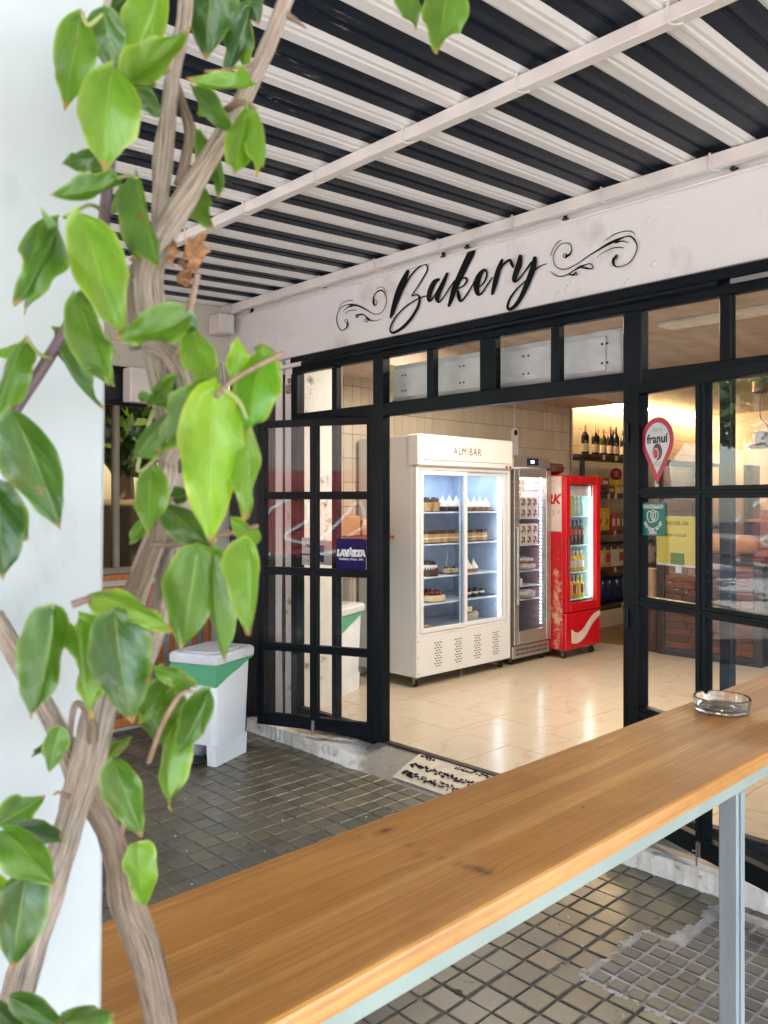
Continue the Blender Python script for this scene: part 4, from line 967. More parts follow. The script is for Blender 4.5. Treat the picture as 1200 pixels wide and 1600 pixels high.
for x, y in ((-.07, .06), (-.07, W3 - .06), (-.5, .06), (-.5, W3 - .06)): caster(f3, x, y, .03)
# dark round bread basket on top of the red fridge
b = MB(); b.lathe([(.10, 0), (.155, .03), (.165, .08), (.15, .10), (.155, .105), (.04, .13)], (X3 - .30, Y3 + .13, FLOOR + H3 + .003), 20)
tag(b.build('bread_basket', pm('dark_wicker', (.10, .035, .02), (.05, .02, .012), .6, sc=60, bmp=.8, bsc=90), smooth=True), 'dark round basket standing on top of the red fridge', 'basket')

# ---- pastries
FM = {}
def fm_(nm, c, c2=None, rough=.6, **k):
    if nm not in FM: FM[nm] = pm(nm, c, c2, rough, **k)
    return FM[nm]
choc = fm_('chocolate', (.035, .014, .008), (.06, .025, .014), .45, bmp=.3, sc=40); cream = fm_('whipped_cream', (.78, .74, .68), rough=.5); sponge = fm_('sponge', (.52, .33, .14), (.42, .24, .09), .8, bmp=.4, sc=50)
berry = fm_('berry_red', (.22, .01, .02), (.12, .008, .012), .25, sc=50); cheese = fm_('cheesecake', (.70, .58, .34), (.62, .48, .26), .6); tray_m = fm_('dark_tray', (.03, .03, .035), rough=.35)
dk = fm_('dark_berry', (.03, .01, .02), rough=.3); caram = fm_('caramel', (.36, .19, .08), (.28, .13, .05), .5, bmp=.4, sc=50)
def in1(y, z, x=-.14): return (X1 + x, Y1 + min(y - .02 - x * .9, 1.125), FLOOR + z)
def pastry(kind, lab, cat, pos, s=1.0, grp=None):
    t = thing(kind, lab, cat, pos, random.uniform(0, 3) if kind != 'cake_slice' else .4, grp); s *= 1.2; r_ = .038 * s
    if kind == 'meringue_tart':
        MB().lathe([(r_ * .75, 0), (r_, .022 * s), (r_ * .9, .024 * s)], n=14).build('tart_shell', choc if 'chocolate' in lab else caram, t)
        MB().lathe([(r_ * .85, .0245 * s), (r_ * .75, .04 * s), (r_ * .45, .055 * s), (r_ * .28, .065 * s), (.001, .092 * s)], n=10, cap=False).build('cream_peak', cream, t, smooth=True)
    elif kind == 'chocolate_cupcake':
        MB().lathe([(r_ * .7, 0), (r_, .045 * s), (r_ * .95, .047 * s)], n=14).build('cake_base', sponge, t)
        b = MB()
        for i in range(9):
            a = i * 2.4; q = r_ * .6 * math.sqrt(i / 9); b.lathe([(r_ * .32, .046 * s), (r_ * .25, .06 * s), (.001, .078 * s)], (q * math.cos(a), q * math.sin(a), 0), 7, cap=False)
        b.build('topping', choc, t, smooth=True)
    elif kind == 'cake_slice':
        MB().rbox((-.03 * s, -.05 * s, 0), (.03 * s, .05 * s, .05 * s), .004).build('sponge', sponge, t); MB().rbox((-.031 * s, -.051 * s, .051 * s), (.031 * s, .051 * s, .068 * s), .005).build('icing', choc, t)
        MB().rbox((-.031 * s, -.051 * s, .022 * s), (.0312 * s, .0512 * s, .030 * s), .002).build('filling', cream, t)
    elif kind == 'berry_cake':
        b = MB().lathe([(.085, 0), (.088, .05), (.08, .052)], n=26); b.build('chocolate_ring', choc, t)
        sp = MB(); 
        for i in range(22): a = i * 6.283 / 22; sp.lathe([(.012, .05), (.001, .082)], (.078 * math.cos(a), .078 * math.sin(a), -.004), 5, cap=False)
        sp.build('chocolate_teeth', choc, t)
        MB().lathe([(.076, .04), (.078, .085), (.05, .095)], n=24).build('cream_layer', cream, t, smooth=True)
        b = MB()
        for i in range(16): a = i * 2.4; q = .06 * math.sqrt((i + 1) / 16); b.lathe([(.004, -.014), (.016, -.004), (.014, .010), (.003, .016)], (q * math.cos(a), q * math.sin(a), .108 + random.uniform(-.004, .006)), 8)
        b.build('berries', dk, t, smooth=True)['kind'] = 'stuff'
    elif kind == 'strawberry_cheesecake':
        MB().lathe([(.125, 0), (.13, .01), (.128, .052), (.12, .056)], n=30).build('cheese_base', cheese, t)
        MB().lathe([(.128, -.0), (.1305, .008), (.131, .012)], n=30).build('biscuit', caram, t)
        b = MB()
        for i in range(34): a = i * 2.4; q = .108 * math.sqrt((i + 1) / 34); b.lathe([(.004, -.012), (.018, -.004), (.014, .010), (.002, .020)], (q * math.cos(a), q * math.sin(a), .068 + random.uniform(-.004, .008)), 7)
        b.build('berries', berry, t, smooth=True)['kind'] = 'stuff'
    elif kind == 'mini_cheesecake':
        MB().lathe([(.036, 0), (.038, .034), (.034, .037)], n=16).build('cake_base', cheese, t); MB().lathe([(.016, .037), (.018, .046), (.004, .056)], n=9).build('berry', berry, t, smooth=True)
    elif kind == 'cream_puff':
        MB().lathe([(.028, 0), (.034, .016), (.028, .026)], n=12).build('lower_shell', dk, t, smooth=True); MB().lathe([(.029, .026), (.030, .040), (.026, .042)], n=12).build('cream', cream, t); MB().lathe([(.029, .042), (.026, .054), (.006, .062)], n=12).build('upper_shell', dk, t, smooth=True)
    elif kind == 'cheesecake_wedge':
        MB().prism([(-.09, 0), (.05, 0), (.07, .05), (.03, .07), (-.08, .035)], .09).build('cheese_body', cheese, t); MB().prism([(-.085, .037), (.025, .072), (.065, .055), (.066, .060), (.025, .080), (-.086, .044)], .088).build('caramel_top', caram, t)
    return t
def tray(y, z, ly, lab, x=-.24):
    y = y - .02 - x * .9 if y < .6 else 1.17 - ly / 2
    tag(MB().rbox((X1 + x - .10, Y1 + y - ly / 2, FLOOR + z), (X1 + x + .10, Y1 + y + ly / 2, FLOOR + z + .008), .003).build('tray', tray_m), lab, 'tray')
Q = .0085
tray(.37, SH1[0], .42, 'dark tray under the cupcakes on the top cake-fridge shelf, left door'); tray(.84, SH1[0], .36, 'dark tray of white meringue tarts on the top shelf, right door')
pastry('chocolate_cupcake', 'chocolate-topped cupcake nearest the left door frame, top shelf', 'cupcake', in1(.155, SH1[0] + Q, -.17), 1.25)
pastry('chocolate_cupcake', 'second chocolate-topped cupcake from the left, top shelf', 'cupcake', in1(.26, SH1[0] + Q, -.17), 1.25)
for i, y in enumerate((.37, .46, .55)): pastry('meringue_tart', ('first', 'second', 'third')[i] + ' chocolate tart with a white cream peak behind the left door', 'tart', in1(y, SH1[0] + Q, -.2), 1.25)
for i, y in enumerate((.70, .79, .87, .95)): pastry('meringue_tart', ('first', 'second', 'third', 'fourth')[i] + ' meringue tart on the top shelf behind the right door', 'tart', in1(y, SH1[0] + Q, -.2), 1.15)
tray(.37, SH1[1], .44, 'dark tray of cake slices on the second shelf, left door'); tray(.84, SH1[1], .36, 'dark tray on the second shelf, right door')
for i, y in enumerate((.16, .27, .38, .50)): pastry('cake_slice', ('first', 'second', 'third', 'fourth')[i] + ' chocolate-iced sponge slice on the second shelf, left door', 'cake slice', in1(y, SH1[1] + Q, -.19), 1.2)
for i, y in enumerate((.74, .88)): pastry('cake_slice', ('nearer', 'farther')[i] + ' iced sponge slice on the second shelf, right door', 'cake slice', in1(y, SH1[1] + Q, -.2), 1.15)
pastry('berry_cake', 'dark chocolate cake ringed with teeth and topped with dark berries', 'cake', in1(.19, SH1[2] + .001, -.20))
tray(.47, SH1[2], .22, 'dark tray of mini cheesecakes on the third shelf, left door')
for i, y in enumerate((.42, .52)): 
    t = pastry('mini_cheesecake', ('nearer', 'farther')[i] + ' mini cheesecake with a red berry and pale stick', 'mini cheesecake', in1(y, SH1[2] + Q, -.22))
    MB().tube([(0, 0, .05), (.004, -.016, .17)], .003, 6).build('stick', cream, t)
for i, y in enumerate((.70, .78)): pastry('meringue_tart', ('nearer', 'farther')[i] + ' golden meringue tart on the third shelf, right door', 'tart', in1(y, SH1[2] + .001, -.2), 1.1)
pastry('strawberry_cheesecake', 'round pale cheesecake covered in red berries on the fourth shelf', 'cheesecake', in1(.22, SH1[3] + .001, -.24))
tray(.82, SH1[3], .30, 'dark tray of cream-filled puffs on the fourth shelf')
for i in range(5): pastry('cream_puff', ('first', 'second', 'third', 'fourth', 'fifth')[i] + ' dark cream-filled puff on the fourth shelf, right door', 'cream puff', in1(.70 + (i % 3) * .09 + (i // 3) * .04, SH1[3] + Q, -.18 - (i // 3) * .09))
t = pastry('cheesecake_wedge', 'pale cheesecake wedge with caramel top on the fridge floor', 'cheesecake', in1(.80, .427, -.28)); t.rotation_euler = (0, 0, R(80))
tag(MB().rbox((-.05, -.04, 0), (.05, .04, .035), .012).build('bread_piece', fm_('bread', (.40, .22, .12), (.32, .16, .08), .8), loc=in1(.12, .427, -.2)), 'small pinkish bread piece on the fridge floor near the left door', 'bread')
# ---- steel fridge stock
carton_m = fm_('carton_cream', (.64, .60, .55), rough=.5); dot_m = fm_('carton_print', (.18, .03, .03), rough=.5); bag_m = fm_('clear_bag', (.55, .48, .46), (.36, .26, .24), .25, bmp=.5, sc=30)
def carton(lab, pos, w_=.085, h=.15):
    t = thing('carton', lab, 'carton', pos, 0, 'printed cartons in the steel fridge'); MB().rbox((-.05, -w_ / 2, 0), (.05, w_ / 2, h), .006).build('box', carton_m, t)
    b = MB()
    for dy, dz, s in ((-.018, .3, .016), (.016, .34, .012), (.005, .62, .017), (-.02, .75, .008)): b.lathe([(s, 0), (s, .0012)], (0, 0, 0), 10, mat=Matrix.Translation((.0505, dy, h * dz)) @ Matrix.Rotation(R(90), 4, 'Y'))
    b.build('print', dot_m, t)
ords = ('first', 'second', 'third', 'fourth', 'fifth', 'sixth', 'seventh', 'eighth', 'ninth', 'tenth')
k = 0
for z, lay, nm in ((SH2[0], 2, 'top'), (SH2[1], 2, 'second')):
    for l in range(lay):
        for j in range(4):
            carton('%s dotted carton from the left, %s row of the steel fridge %s shelf' % (ords[j], ('lower', 'upper')[l], nm), (X2 - .13, Y2 + .155 + j * .092, FLOOR + z + .001 + l * .098), .086, .096)
def bag(lab, pos, s=(.10, .13, .05), mtl=None, cat='bag'):
    b = MB(); N = 10; vs = []; fs = []
    for i in range(N + 1):
        for j in range(12):
            t = i / N; a = j * 6.283 / 12; r_ = math.sin(math.pi * (.06 + .88 * t)) ** .6 * (1 + .12 * mnoise.noise((t * 6, a, pos[1] * 9)))
            vs.append((s[0] * r_ * math.cos(a), s[1] * r_ * math.sin(a), s[2] * (1 - math.cos(math.pi * t))))
    for i in range(N):
        for j in range(12): fs.append((i * 12 + j, i * 12 + (j + 1) % 12, (i + 1) * 12 + (j + 1) % 12, (i + 1) * 12 + j))
    fs += [tuple(reversed(range(12))), tuple(range(N * 12, N * 12 + 12))]
    b.add(vs, fs); o = b.build('bag', mtl or bag_m, smooth=True, loc=pos); tag(o, lab, cat); return o
bag('crinkled clear food bag lying on the third steel-fridge shelf', (X2 - .16, Y2 + .33, FLOOR + SH2[2] + .001), (.12, .15, .035)); bag('second clear food bag on top of the first in the steel fridge', (X2 - .16, Y2 + .32, FLOOR + SH2[2] + .073), (.11, .12, .025))
bag('clear bag on the lowest steel-fridge shelf', (X2 - .16, Y2 + .33, FLOOR + SH2[3] + .001), (.12, .14, .045))
tag(MB().prism([(-.06, 0), (.06, 0), (.06, .06), (-.06, .12)], .09).build('paper_box', carton_m, loc=(X2 - .16, Y2 + .17, FLOOR + .70 + .0)), 'white slanted paper box in the steel fridge', 'box')
MB().rbox((-D2 + .05, .04, .69), (-.08, W2_ - .04, .699), .003).build('shelf', M['wire_shelf'], f2)
# ---- bottles
def bottle(lab, cat, pos, body, cap, label=None, r_=.037, h=.30, neck=.013, grp=None, lz=(.06, .14), shoulder=.62, nm='wine_bottle', foil=.22):
    t = thing(nm, lab, cat, pos, random.uniform(-.2, .2), grp)
    MB().lathe([(r_ * .9, 0), (r_, .006), (r_, h * shoulder), (r_ * .75, h * (shoulder + .08)), (neck, h * (shoulder + .17)), (neck, h * .985), (neck * .8, h)], n=16).build('glass_body', body, t, smooth=True)
    MB().lathe([(neck * 1.12, h * (1 - foil)), (neck * 1.15, h * 1.0), (neck * .9, h * 1.012)], n=12).build('cap', cap, t, smooth=True)
    if label: MB().lathe([(r_ * 1.012, lz[0]), (r_ * 1.012, lz[1])], n=16, cap=False).build('label', label, t, smooth=True)
    return t
wine = fm_('dark_wine_glass', (.012, .012, .010), rough=.08); wineg = fm_('olive_wine_glass', (.05, .055, .015), rough=.08); lab_c = fm_('cream_label', (.58, .48, .32), rough=.6); cap_o = fm_('orange_foil', (.62, .18, .05), rough=.35); cap_k = fm_('black_foil', (.02, .02, .022), rough=.35); cap_y = fm_('gold_foil', (.5, .42, .2), rough=.35); cap_r = fm_('red_foil', (.4, .06, .03), rough=.35)
ZS = [FLOOR + 2.03, FLOOR + 1.575, FLOOR + 1.135, FLOOR + .70, FLOOR + .265]
XS = -5.06
wb = [(8.28, wine, cap_y, .040, .30, 0), (8.44, wine, cap_y, .038, .285, -.10), (8.50, wine, cap_y, .040, .295, 0), (8.68, wineg, cap_o, .036, .28, 0), (8.75, wineg, cap_o, .036, .29, -.12), (8.84, wine, cap_r, .037, .31, 0), (8.97, wine, cap_k, .037, .315, 0), (9.08, wine, cap_k, .037, .30, -.1), (9.15, wine, cap_k, .038, .29, 0), (9.27, wine, cap_k, .038, .285, 0), (9.38, wine, cap_k, .038, .285, 0),
      (9.52, wine, cap_k, .037, .29, 0), (9.64, wineg, cap_o, .037, .29, 0), (9.76, wine, cap_k, .037, .30, 0), (9.9, wine, cap_k, .037, .30, 0), (10.05, wine, cap_r, .037, .29, 0), (10.2, wine, cap_k, .037, .29, 0)]
fo = {id(cap_o): 'orange-foiled', id(cap_y): 'gold-necked', id(cap_r): 'red-foiled', id(cap_k): 'black-foiled'}
n_ord = ('first', 'second', 'third', 'fourth', 'fifth', 'sixth', 'seventh', 'eighth', 'ninth', 'tenth', 'eleventh', 'twelfth', 'thirteenth', 'fourteenth', 'fifteenth', 'sixteenth', 'seventeenth')
for i, (y, g_, c_, r_, h_, dx) in enumerate(wb):
    bottle('%s wine bottle, %s from the left on the top shelf' % (fo[id(c_)], n_ord[i]), 'wine bottle', (XS - .13 + dx, y, ZS[0] + .001), g_, c_, lab_c, r_ * 1.12, h_ * 1.15, grp='wine bottles on the top shelf', lz=(.035, .13))
# shelf unit: dark wood
shf = thing('wall_shelves', 'dark wooden wall shelving stocked with wine and groceries', 'shelves', (XS, 9.2, FLOOR))
for i, z in enumerate(ZS): P(MB().rbox((XR + .01, 8.02, z - .045), (XS, 11.8, z), .004).build('shelf', M['dark_wood'], shf), shf)
for y in (8.03, 9.9, 11.7): 
    P(MB().rbox((XS - .05, y, FLOOR + .2), (XS - .005, y + .05, ZS[0] - .046), .003).build('upright', M['steel_black'], shf), shf); P(MB().rbox((XR + .01, y, FLOOR + .2), (XR + .05, y + .05, ZS[0] - .046), .003).build('upright', M['steel_black'], shf), shf)
pt = MB().rbox((0, -.028, -.03), (.003, .028, .03), .001).mesh('price_tag', fm_('tag_pink', (.62, .50, .46), rough=.6))
for z, ys in ((0, (8.47, 8.75, 9.3)), (1, (8.58, 8.74, 9.0, 9.14)), (2, (8.72, 9.2)), (3, (8.72, 9.3)), (4, (8.9,))):
    for y in ys:
        o = link('price_tag', pt, shf); o.location = Vector((XS + .002, y, ZS[z] - .03)) - shf.location; o.rotation_euler = (random.uniform(-.2, .2), 0, 0)
# groceries
def box_item(lab, cat, pos, s, mtl, band=None, nm='packet', grp=None, emboss=None):
    t = thing(nm, lab, cat, pos, random.uniform(-.05, .05), grp); MB().rbox((-s[0] / 2, -s[1] / 2, 0), (s[0] / 2, s[1] / 2, s[2]), .006).build('wrapper', mtl, t)
    if band: MB().rbox((-s[0] / 2 + .0, -s[1] * .32, s[2] * .25), (s[0] / 2 + .0015, s[1] * .32, s[2] * .7), .003).build('printed_label', band, t)
    return t
yel = fm_('packet_yellow', (.60, .40, .02), (.52, .34, .02), .35); gr = fm_('packet_green', (.03, .12, .03), rough=.4); blu = fm_('packet_navy', (.006, .014, .06), (.01, .02, .09), .22, bmp=.5, sc=20); rd = fm_('packet_red', (.34, .015, .02), rough=.35); brn = fm_('packet_brown', (.08, .03, .02), rough=.4); whi = fm_('packet_white', (.6, .54, .48), rough=.5); blk = fm_('packet_black', (.015, .018, .025), rough=.25); tan = fm_('packet_tan', (.48, .30, .14), rough=.5)
XG = XS - .10
box_item('red and white box stacked at the left of the second shelf', 'box', (XG, 8.56, ZS[1] + .093), (.14, .16, .09), rd, whi); box_item('black sweets box at the left of the second shelf', 'box', (XG, 8.52, ZS[1] + .001), (.14, .14, .09), blk, None); box_item('brown printed box next to the black one, second shelf', 'box', (XG, 8.70, ZS[1] + .001), (.14, .17, .09), brn, tan)
box_item('tall yellow packet behind the boxes, second shelf', 'packet', (XG - .12, 8.74, ZS[1] + .001), (.08, .12, .23), yel, None); box_item('lower yellow cube box on the second shelf', 'box', (XG, 8.87, ZS[1] + .001), (.12, .12, .10), yel, whi); box_item('upper yellow cube box on the second shelf', 'box', (XG, 8.90, ZS[1] + .102), (.12, .16, .07), yel, None)
box_item('small tan box beside the yellow cube', 'box', (XG, 9.0, ZS[1] + .001), (.12, .10, .10), tan, whi); tag(MB().lathe([(.02, 0), (.06, .02), (.075, .07), (.06, .12), (.02, .145)], n=16).build('red_ball_tin', rd, smooth=True, loc=(XG - .06, 9.03, ZS[1] + .175)), 'round red tin above the yellow boxes on the second shelf', 'tin')
for i in range(6): box_item('%s stacked grocery box farther along the second shelf' % ords[i], 'box', (XG, 9.18 + i * .17, ZS[1] + .001), (.12, .14, .10 + .04 * (i % 3)), (yel, rd, brn, whi, yel, blk)[i], whi)
for i, y in enumerate((8.50, 8.64)):
    t = box_item(('left', 'right')[i] + ' tall yellow crisps packet with green print, third shelf', 'packet', (XG, y, ZS[2] + .001), (.08, .135, .27), yel, None); MB().prism([(-.03, .07), (.01, .07), (.035, .14), (0, .14)], .001, mat=Matrix.Translation((.0415, 0, 0)) @ Matrix.Rotation(R(90), 4, 'Z')).build('green_print', gr, t)
for i in range(8): box_item('%s small red and green packet in the third shelf row' % ords[i], 'packet', (XG, 8.80 + i * .115, ZS[2] + .001), (.08, .10, .20), (rd, rd, gr)[i % 3], whi)
for i in range(9):
    t = box_item('%s plump snack bag with a black top on the fourth shelf' % ords[i], 'snack bag', (XG, 8.48 + i * .155, ZS[3] + .001), (.12, .15, .24), (yel, tan, whi, whi, tan)[i % 5], rd if i % 2 else whi)
    MB().rbox((-.062, -.077, .19), (.062, .077, .29), .02).build('bag_top', blk, t); 
for i in range(9): bag('%s dark blue sack standing on the lowest shelf' % ords[i], (XG - .02, 8.46 + i * .165, ZS[4] + .001), (.09, .085, .15), blu, 'sack')
# drinks
lq = {'yel': fm_('yellow_drink', (.62, .46, .03), rough=.15), 'org': fm_('orange_drink', (.62, .26, .03), rough=.15), 'grn': fm_('green_bottle', (.03, .14, .06), rough=.1), 'cola': fm_('cola', (.02, .008, .006), rough=.08), 'clr': fm_('clear_drink', (.42, .55, .52), rough=.1)}
capw = fm_('cap_white', (.7, .7, .7), rough=.4); capb = fm_('cap_blue', (.02, .05, .3), rough=.4)
def in3(y, z, x=-.14): return (X3 + x, Y3 + .055 + y, FLOOR + z)
for i in range(2):
    for j in range(2): box_item('%s %s carton on the top shelf of the red fridge' % (('left', 'right')[i], ('lime green', 'yellow')[i] if not j else 'rear ' + ('green', 'yellow')[i]), 'drink carton', in3(.10 + i * .09, SH3[0] + .001, -.14 - .13 * j), (.08, .08, .20), fm_('lime_carton', (.42, .50, .02), rough=.35) if i else fm_('lime_carton2', (.30, .46, .04), rough=.35), None, 'drink_carton')
for i in range(3): bottle('%s tall clear bottle on the top shelf of the red fridge' % ords[i], 'bottle', in3(.27 + i * .07, SH3[0] + .001), lq['clr'], capw, None, .03, .23, nm='drink_bottle', foil=.09)
for i in range(6): bottle('%s dark cola bottle with red label, second shelf of the red fridge' % ords[i], 'bottle', in3(.07 + i * .068, SH3[1] + .001, -.14), lq['cola'], capb, rd, .032, .24, lz=(.10, .15), nm='drink_bottle', foil=.08)
for i in range(6): bottle('%s orange juice bottle on the third shelf of the red fridge' % ords[i], 'bottle', in3(.07 + i * .068, SH3[2] + .001), lq[('clr', 'org', 'org', 'yel', 'yel', 'org')[i]], capw, whi, .033, .20, lz=(.04, .11), nm='drink_bottle', foil=.12)
for i in range(6): bottle('%s yellow drink bottle on the fourth shelf of the red fridge' % ords[i], 'bottle', in3(.07 + i * .068, SH3[3] + .001), lq[('grn', 'yel', 'yel', 'org', 'yel', 'yel')[i]], capw, (None, whi, yel, rd, yel, rd)[i], .034, .22, lz=(.05, .13), nm='drink_bottle', foil=.1)
for i in range(6): bottle('%s green bottle on the floor of the red fridge' % ords[i], 'bottle', in3(.07 + i * .068, .452, -.14), lq['grn'], capw, (None, whi)[i % 2], .031, .075 + .0, lz=(.02, .05), nm='drink_bottle', foil=.1)
# ---- counter, pendant lamp, door sensor
ct = thing('shop_counter', 'reclaimed reddish plank counter in a dark frame inside the shop', 'counter', (-3.35, 7.6, FLOOR))
MB().box((-.49, -.15, .0), (.49, .55, .95)).build('carcass', M['dark_hole'], ct)
plm = pm('reclaimed_plank', (.12, .035, .012), (.06, .02, .009), .55, sc=9, stretch=(1, 1, 5), rnd=.45, bmp=.4, bsc=30, dirt=(.20, .11, .07), dsc=14, dth=(.62, .78))
for r_ in range(13):
    x = -.42 + (r_ % 2) * -.0; k = 0
    while x < .42:
        L_ = min(random.uniform(.16, .34), .42 - x)
        if L_ > .03: MB().rbox((x + .002, -.165 - random.uniform(0, .006), .075 + r_ * .064), (x + L_ - .002, -.151, .135 + r_ * .064), .003).build('plank', plm, ct)
        x += L_
for a, c in (((-.50, -.18, 0), (-.425, -.15, .95)), ((.425, -.18, 0), (.50, -.15, .95)), ((-.42, -.178, 0), (.42, -.152, .07)), ((-.42, -.178, .91), (.42, -.152, .95))): MB().rbox(a, c, .003).build('frame_bar', M['steel_black'], ct)
MB().rbox((-.52, -.2, .952), (.52, .57, .99), .004).build('worktop', M['dark_wood'], ct)
for i, x in enumerate((-.3, 0, .28)): bag(('loaf bag on the counter end nearest the shelves', 'loaf bag in the middle of the counter', 'loaf bag at the counter end under the lamp')[i], (-3.35 + x, 7.6, FLOOR + .992), (.12, .10, .09), fm_('bread_crust', (.42, .20, .07), (.30, .12, .04), .6, bmp=.3), 'bread')
o = bag('tall paper bread sack with a round loaf standing by the counter', (-3.98, 7.55, FLOOR + .42), (.10, .10, .20), fm_('kraft_sack', (.36, .22, .12), (.28, .17, .09), .7, bmp=.3), 'bread sack')
tag(MB().rbox((-4.1, 7.45, FLOOR + .001), (-3.87, 7.7, FLOOR + .418), .006).build('low_crate', M['dark_wood']), 'dark low crate carrying the bread sack', 'crate')
ct2 = thing('back_shelf', 'brown wooden shelf of bread behind the counter', 'shelves', (-2.9, 9.6, FLOOR))
for z in (.9, 1.25, 1.6): MB().rbox((-.9, -.2, z), (1.3, .15, z + .035), .004).build('shelf', M['orange_wood'], ct2)
for x in (-.92, .2, 1.3): MB().rbox((x, -.2, 0), (x + .05, .15, 1.9), .004).build('upright', M['dark_wood'], ct2)
for i in range(7): bag('%s loaf on the middle bread shelf behind the counter' % ords[i], (-3.6 + i * .3, 9.55, FLOOR + 1.286), (.09, .13, .05), FM['bread_crust'], 'loaf')
for i in range(7): bag('%s loaf on the lower bread shelf behind the counter' % ords[i], (-3.65 + i * .3, 9.55, FLOOR + .936), (.09, .13, .05), FM['bread_crust'], 'loaf')
pl = thing('pendant_lamp', 'old metal pendant lamp hanging inside the right-hand glazing', 'lamp', (-3.46, 8.97, CE)); pl.scale = (1.4, 1.4, 1.4)
lm = pm('lamp_metal', (.22, .15, .10), (.30, .22, .16), .45, metal=.5, sc=14)
MB().lathe([(.0, 0), (.085, -.004), (.085, -.012), (.06, -.02), (.06, -.10), (.03, -.115)], n=20, cap=False).build('ceiling_rose', lm, pl, smooth=True)
MB().tube(cr([(0, 0, -.11), (-.006, 0, -.2), (.0, 0, -.30), (.045, .01, -.36), (.05, .01, -.44)], 6), .004, 6).build('cord', M['rubber'], pl, smooth=True)
MB().lathe([(.02, -.40), (.06, -.42), (.065, -.50), (.10, -.52), (.105, -.53)], n=22, cap=False).build('lamp_cap', lm, pl, smooth=True)
MB().lathe([(.10, -.53), (.115, -.58), (.115, -.70), (.08, -.76)], n=22, cap=False).build('lamp_glass', M['glass'], pl, smooth=True)
t = thing('door_sensor', 'white oval wall sensor with a round black button', 'sensor', (XW + .002, 6.86, EYE + .62))
b = MB().prism([(a, c) for a, c in rr_poly(.095, .30, .046)], .018, mat=Matrix.Rotation(R(90), 4, 'Z')); b.build('shell', M['white_plastic'], t).location = (.018, 0, 0)
MB().lathe([(.03, 0), (.03, .004)], n=16, mat=Matrix.Translation((.019, 0, .10)) @ Matrix.Rotation(R(90), 4, 'Y')).build('button', M['dark_hole'], t)
tag(MB().tube([(XW + .006, 6.86, EYE + .77), (XW + .006, 6.86, SOF - .01)], .006, 6).build('sensor_cable', M['beam_paint']), 'thin cable rising from the wall sensor to the soffit', 'cable')
wsh = thing('side_shelf', 'brown wooden shelf behind the left glazing beside the white fridge', 'shelf', (-4.87, 4.2, FLOOR))
MB().rbox((-.27, -.42, 1.185), (.27, .36, 1.21), .004).build('board', pm('red_brown_board', (.17, .04, .018), (.12, .03, .014), .45), wsh)
for y in (-.38, .32): MB().rbox((-.262, y - .012, 1.02), (.1, y + .012, 1.184), .003).build('bracket', M['steel_black'], wsh)
for i in range(3): tag(MB().rbox((-.20, -.11, 0), (.20, .11, .13 + .03 * (i % 2)), .01).build('bread_box', fm_('box_kraft', (.42, .24, .11), (.34, .18, .08), .6), loc=(-4.88, 3.92 + i * .24, FLOOR + 1.2115)), ('kraft bread box at the street end of the side shelf', 'taller kraft bread box in the middle of the side shelf', 'kraft bread box beside the white fridge on the side shelf')[i], 'box')
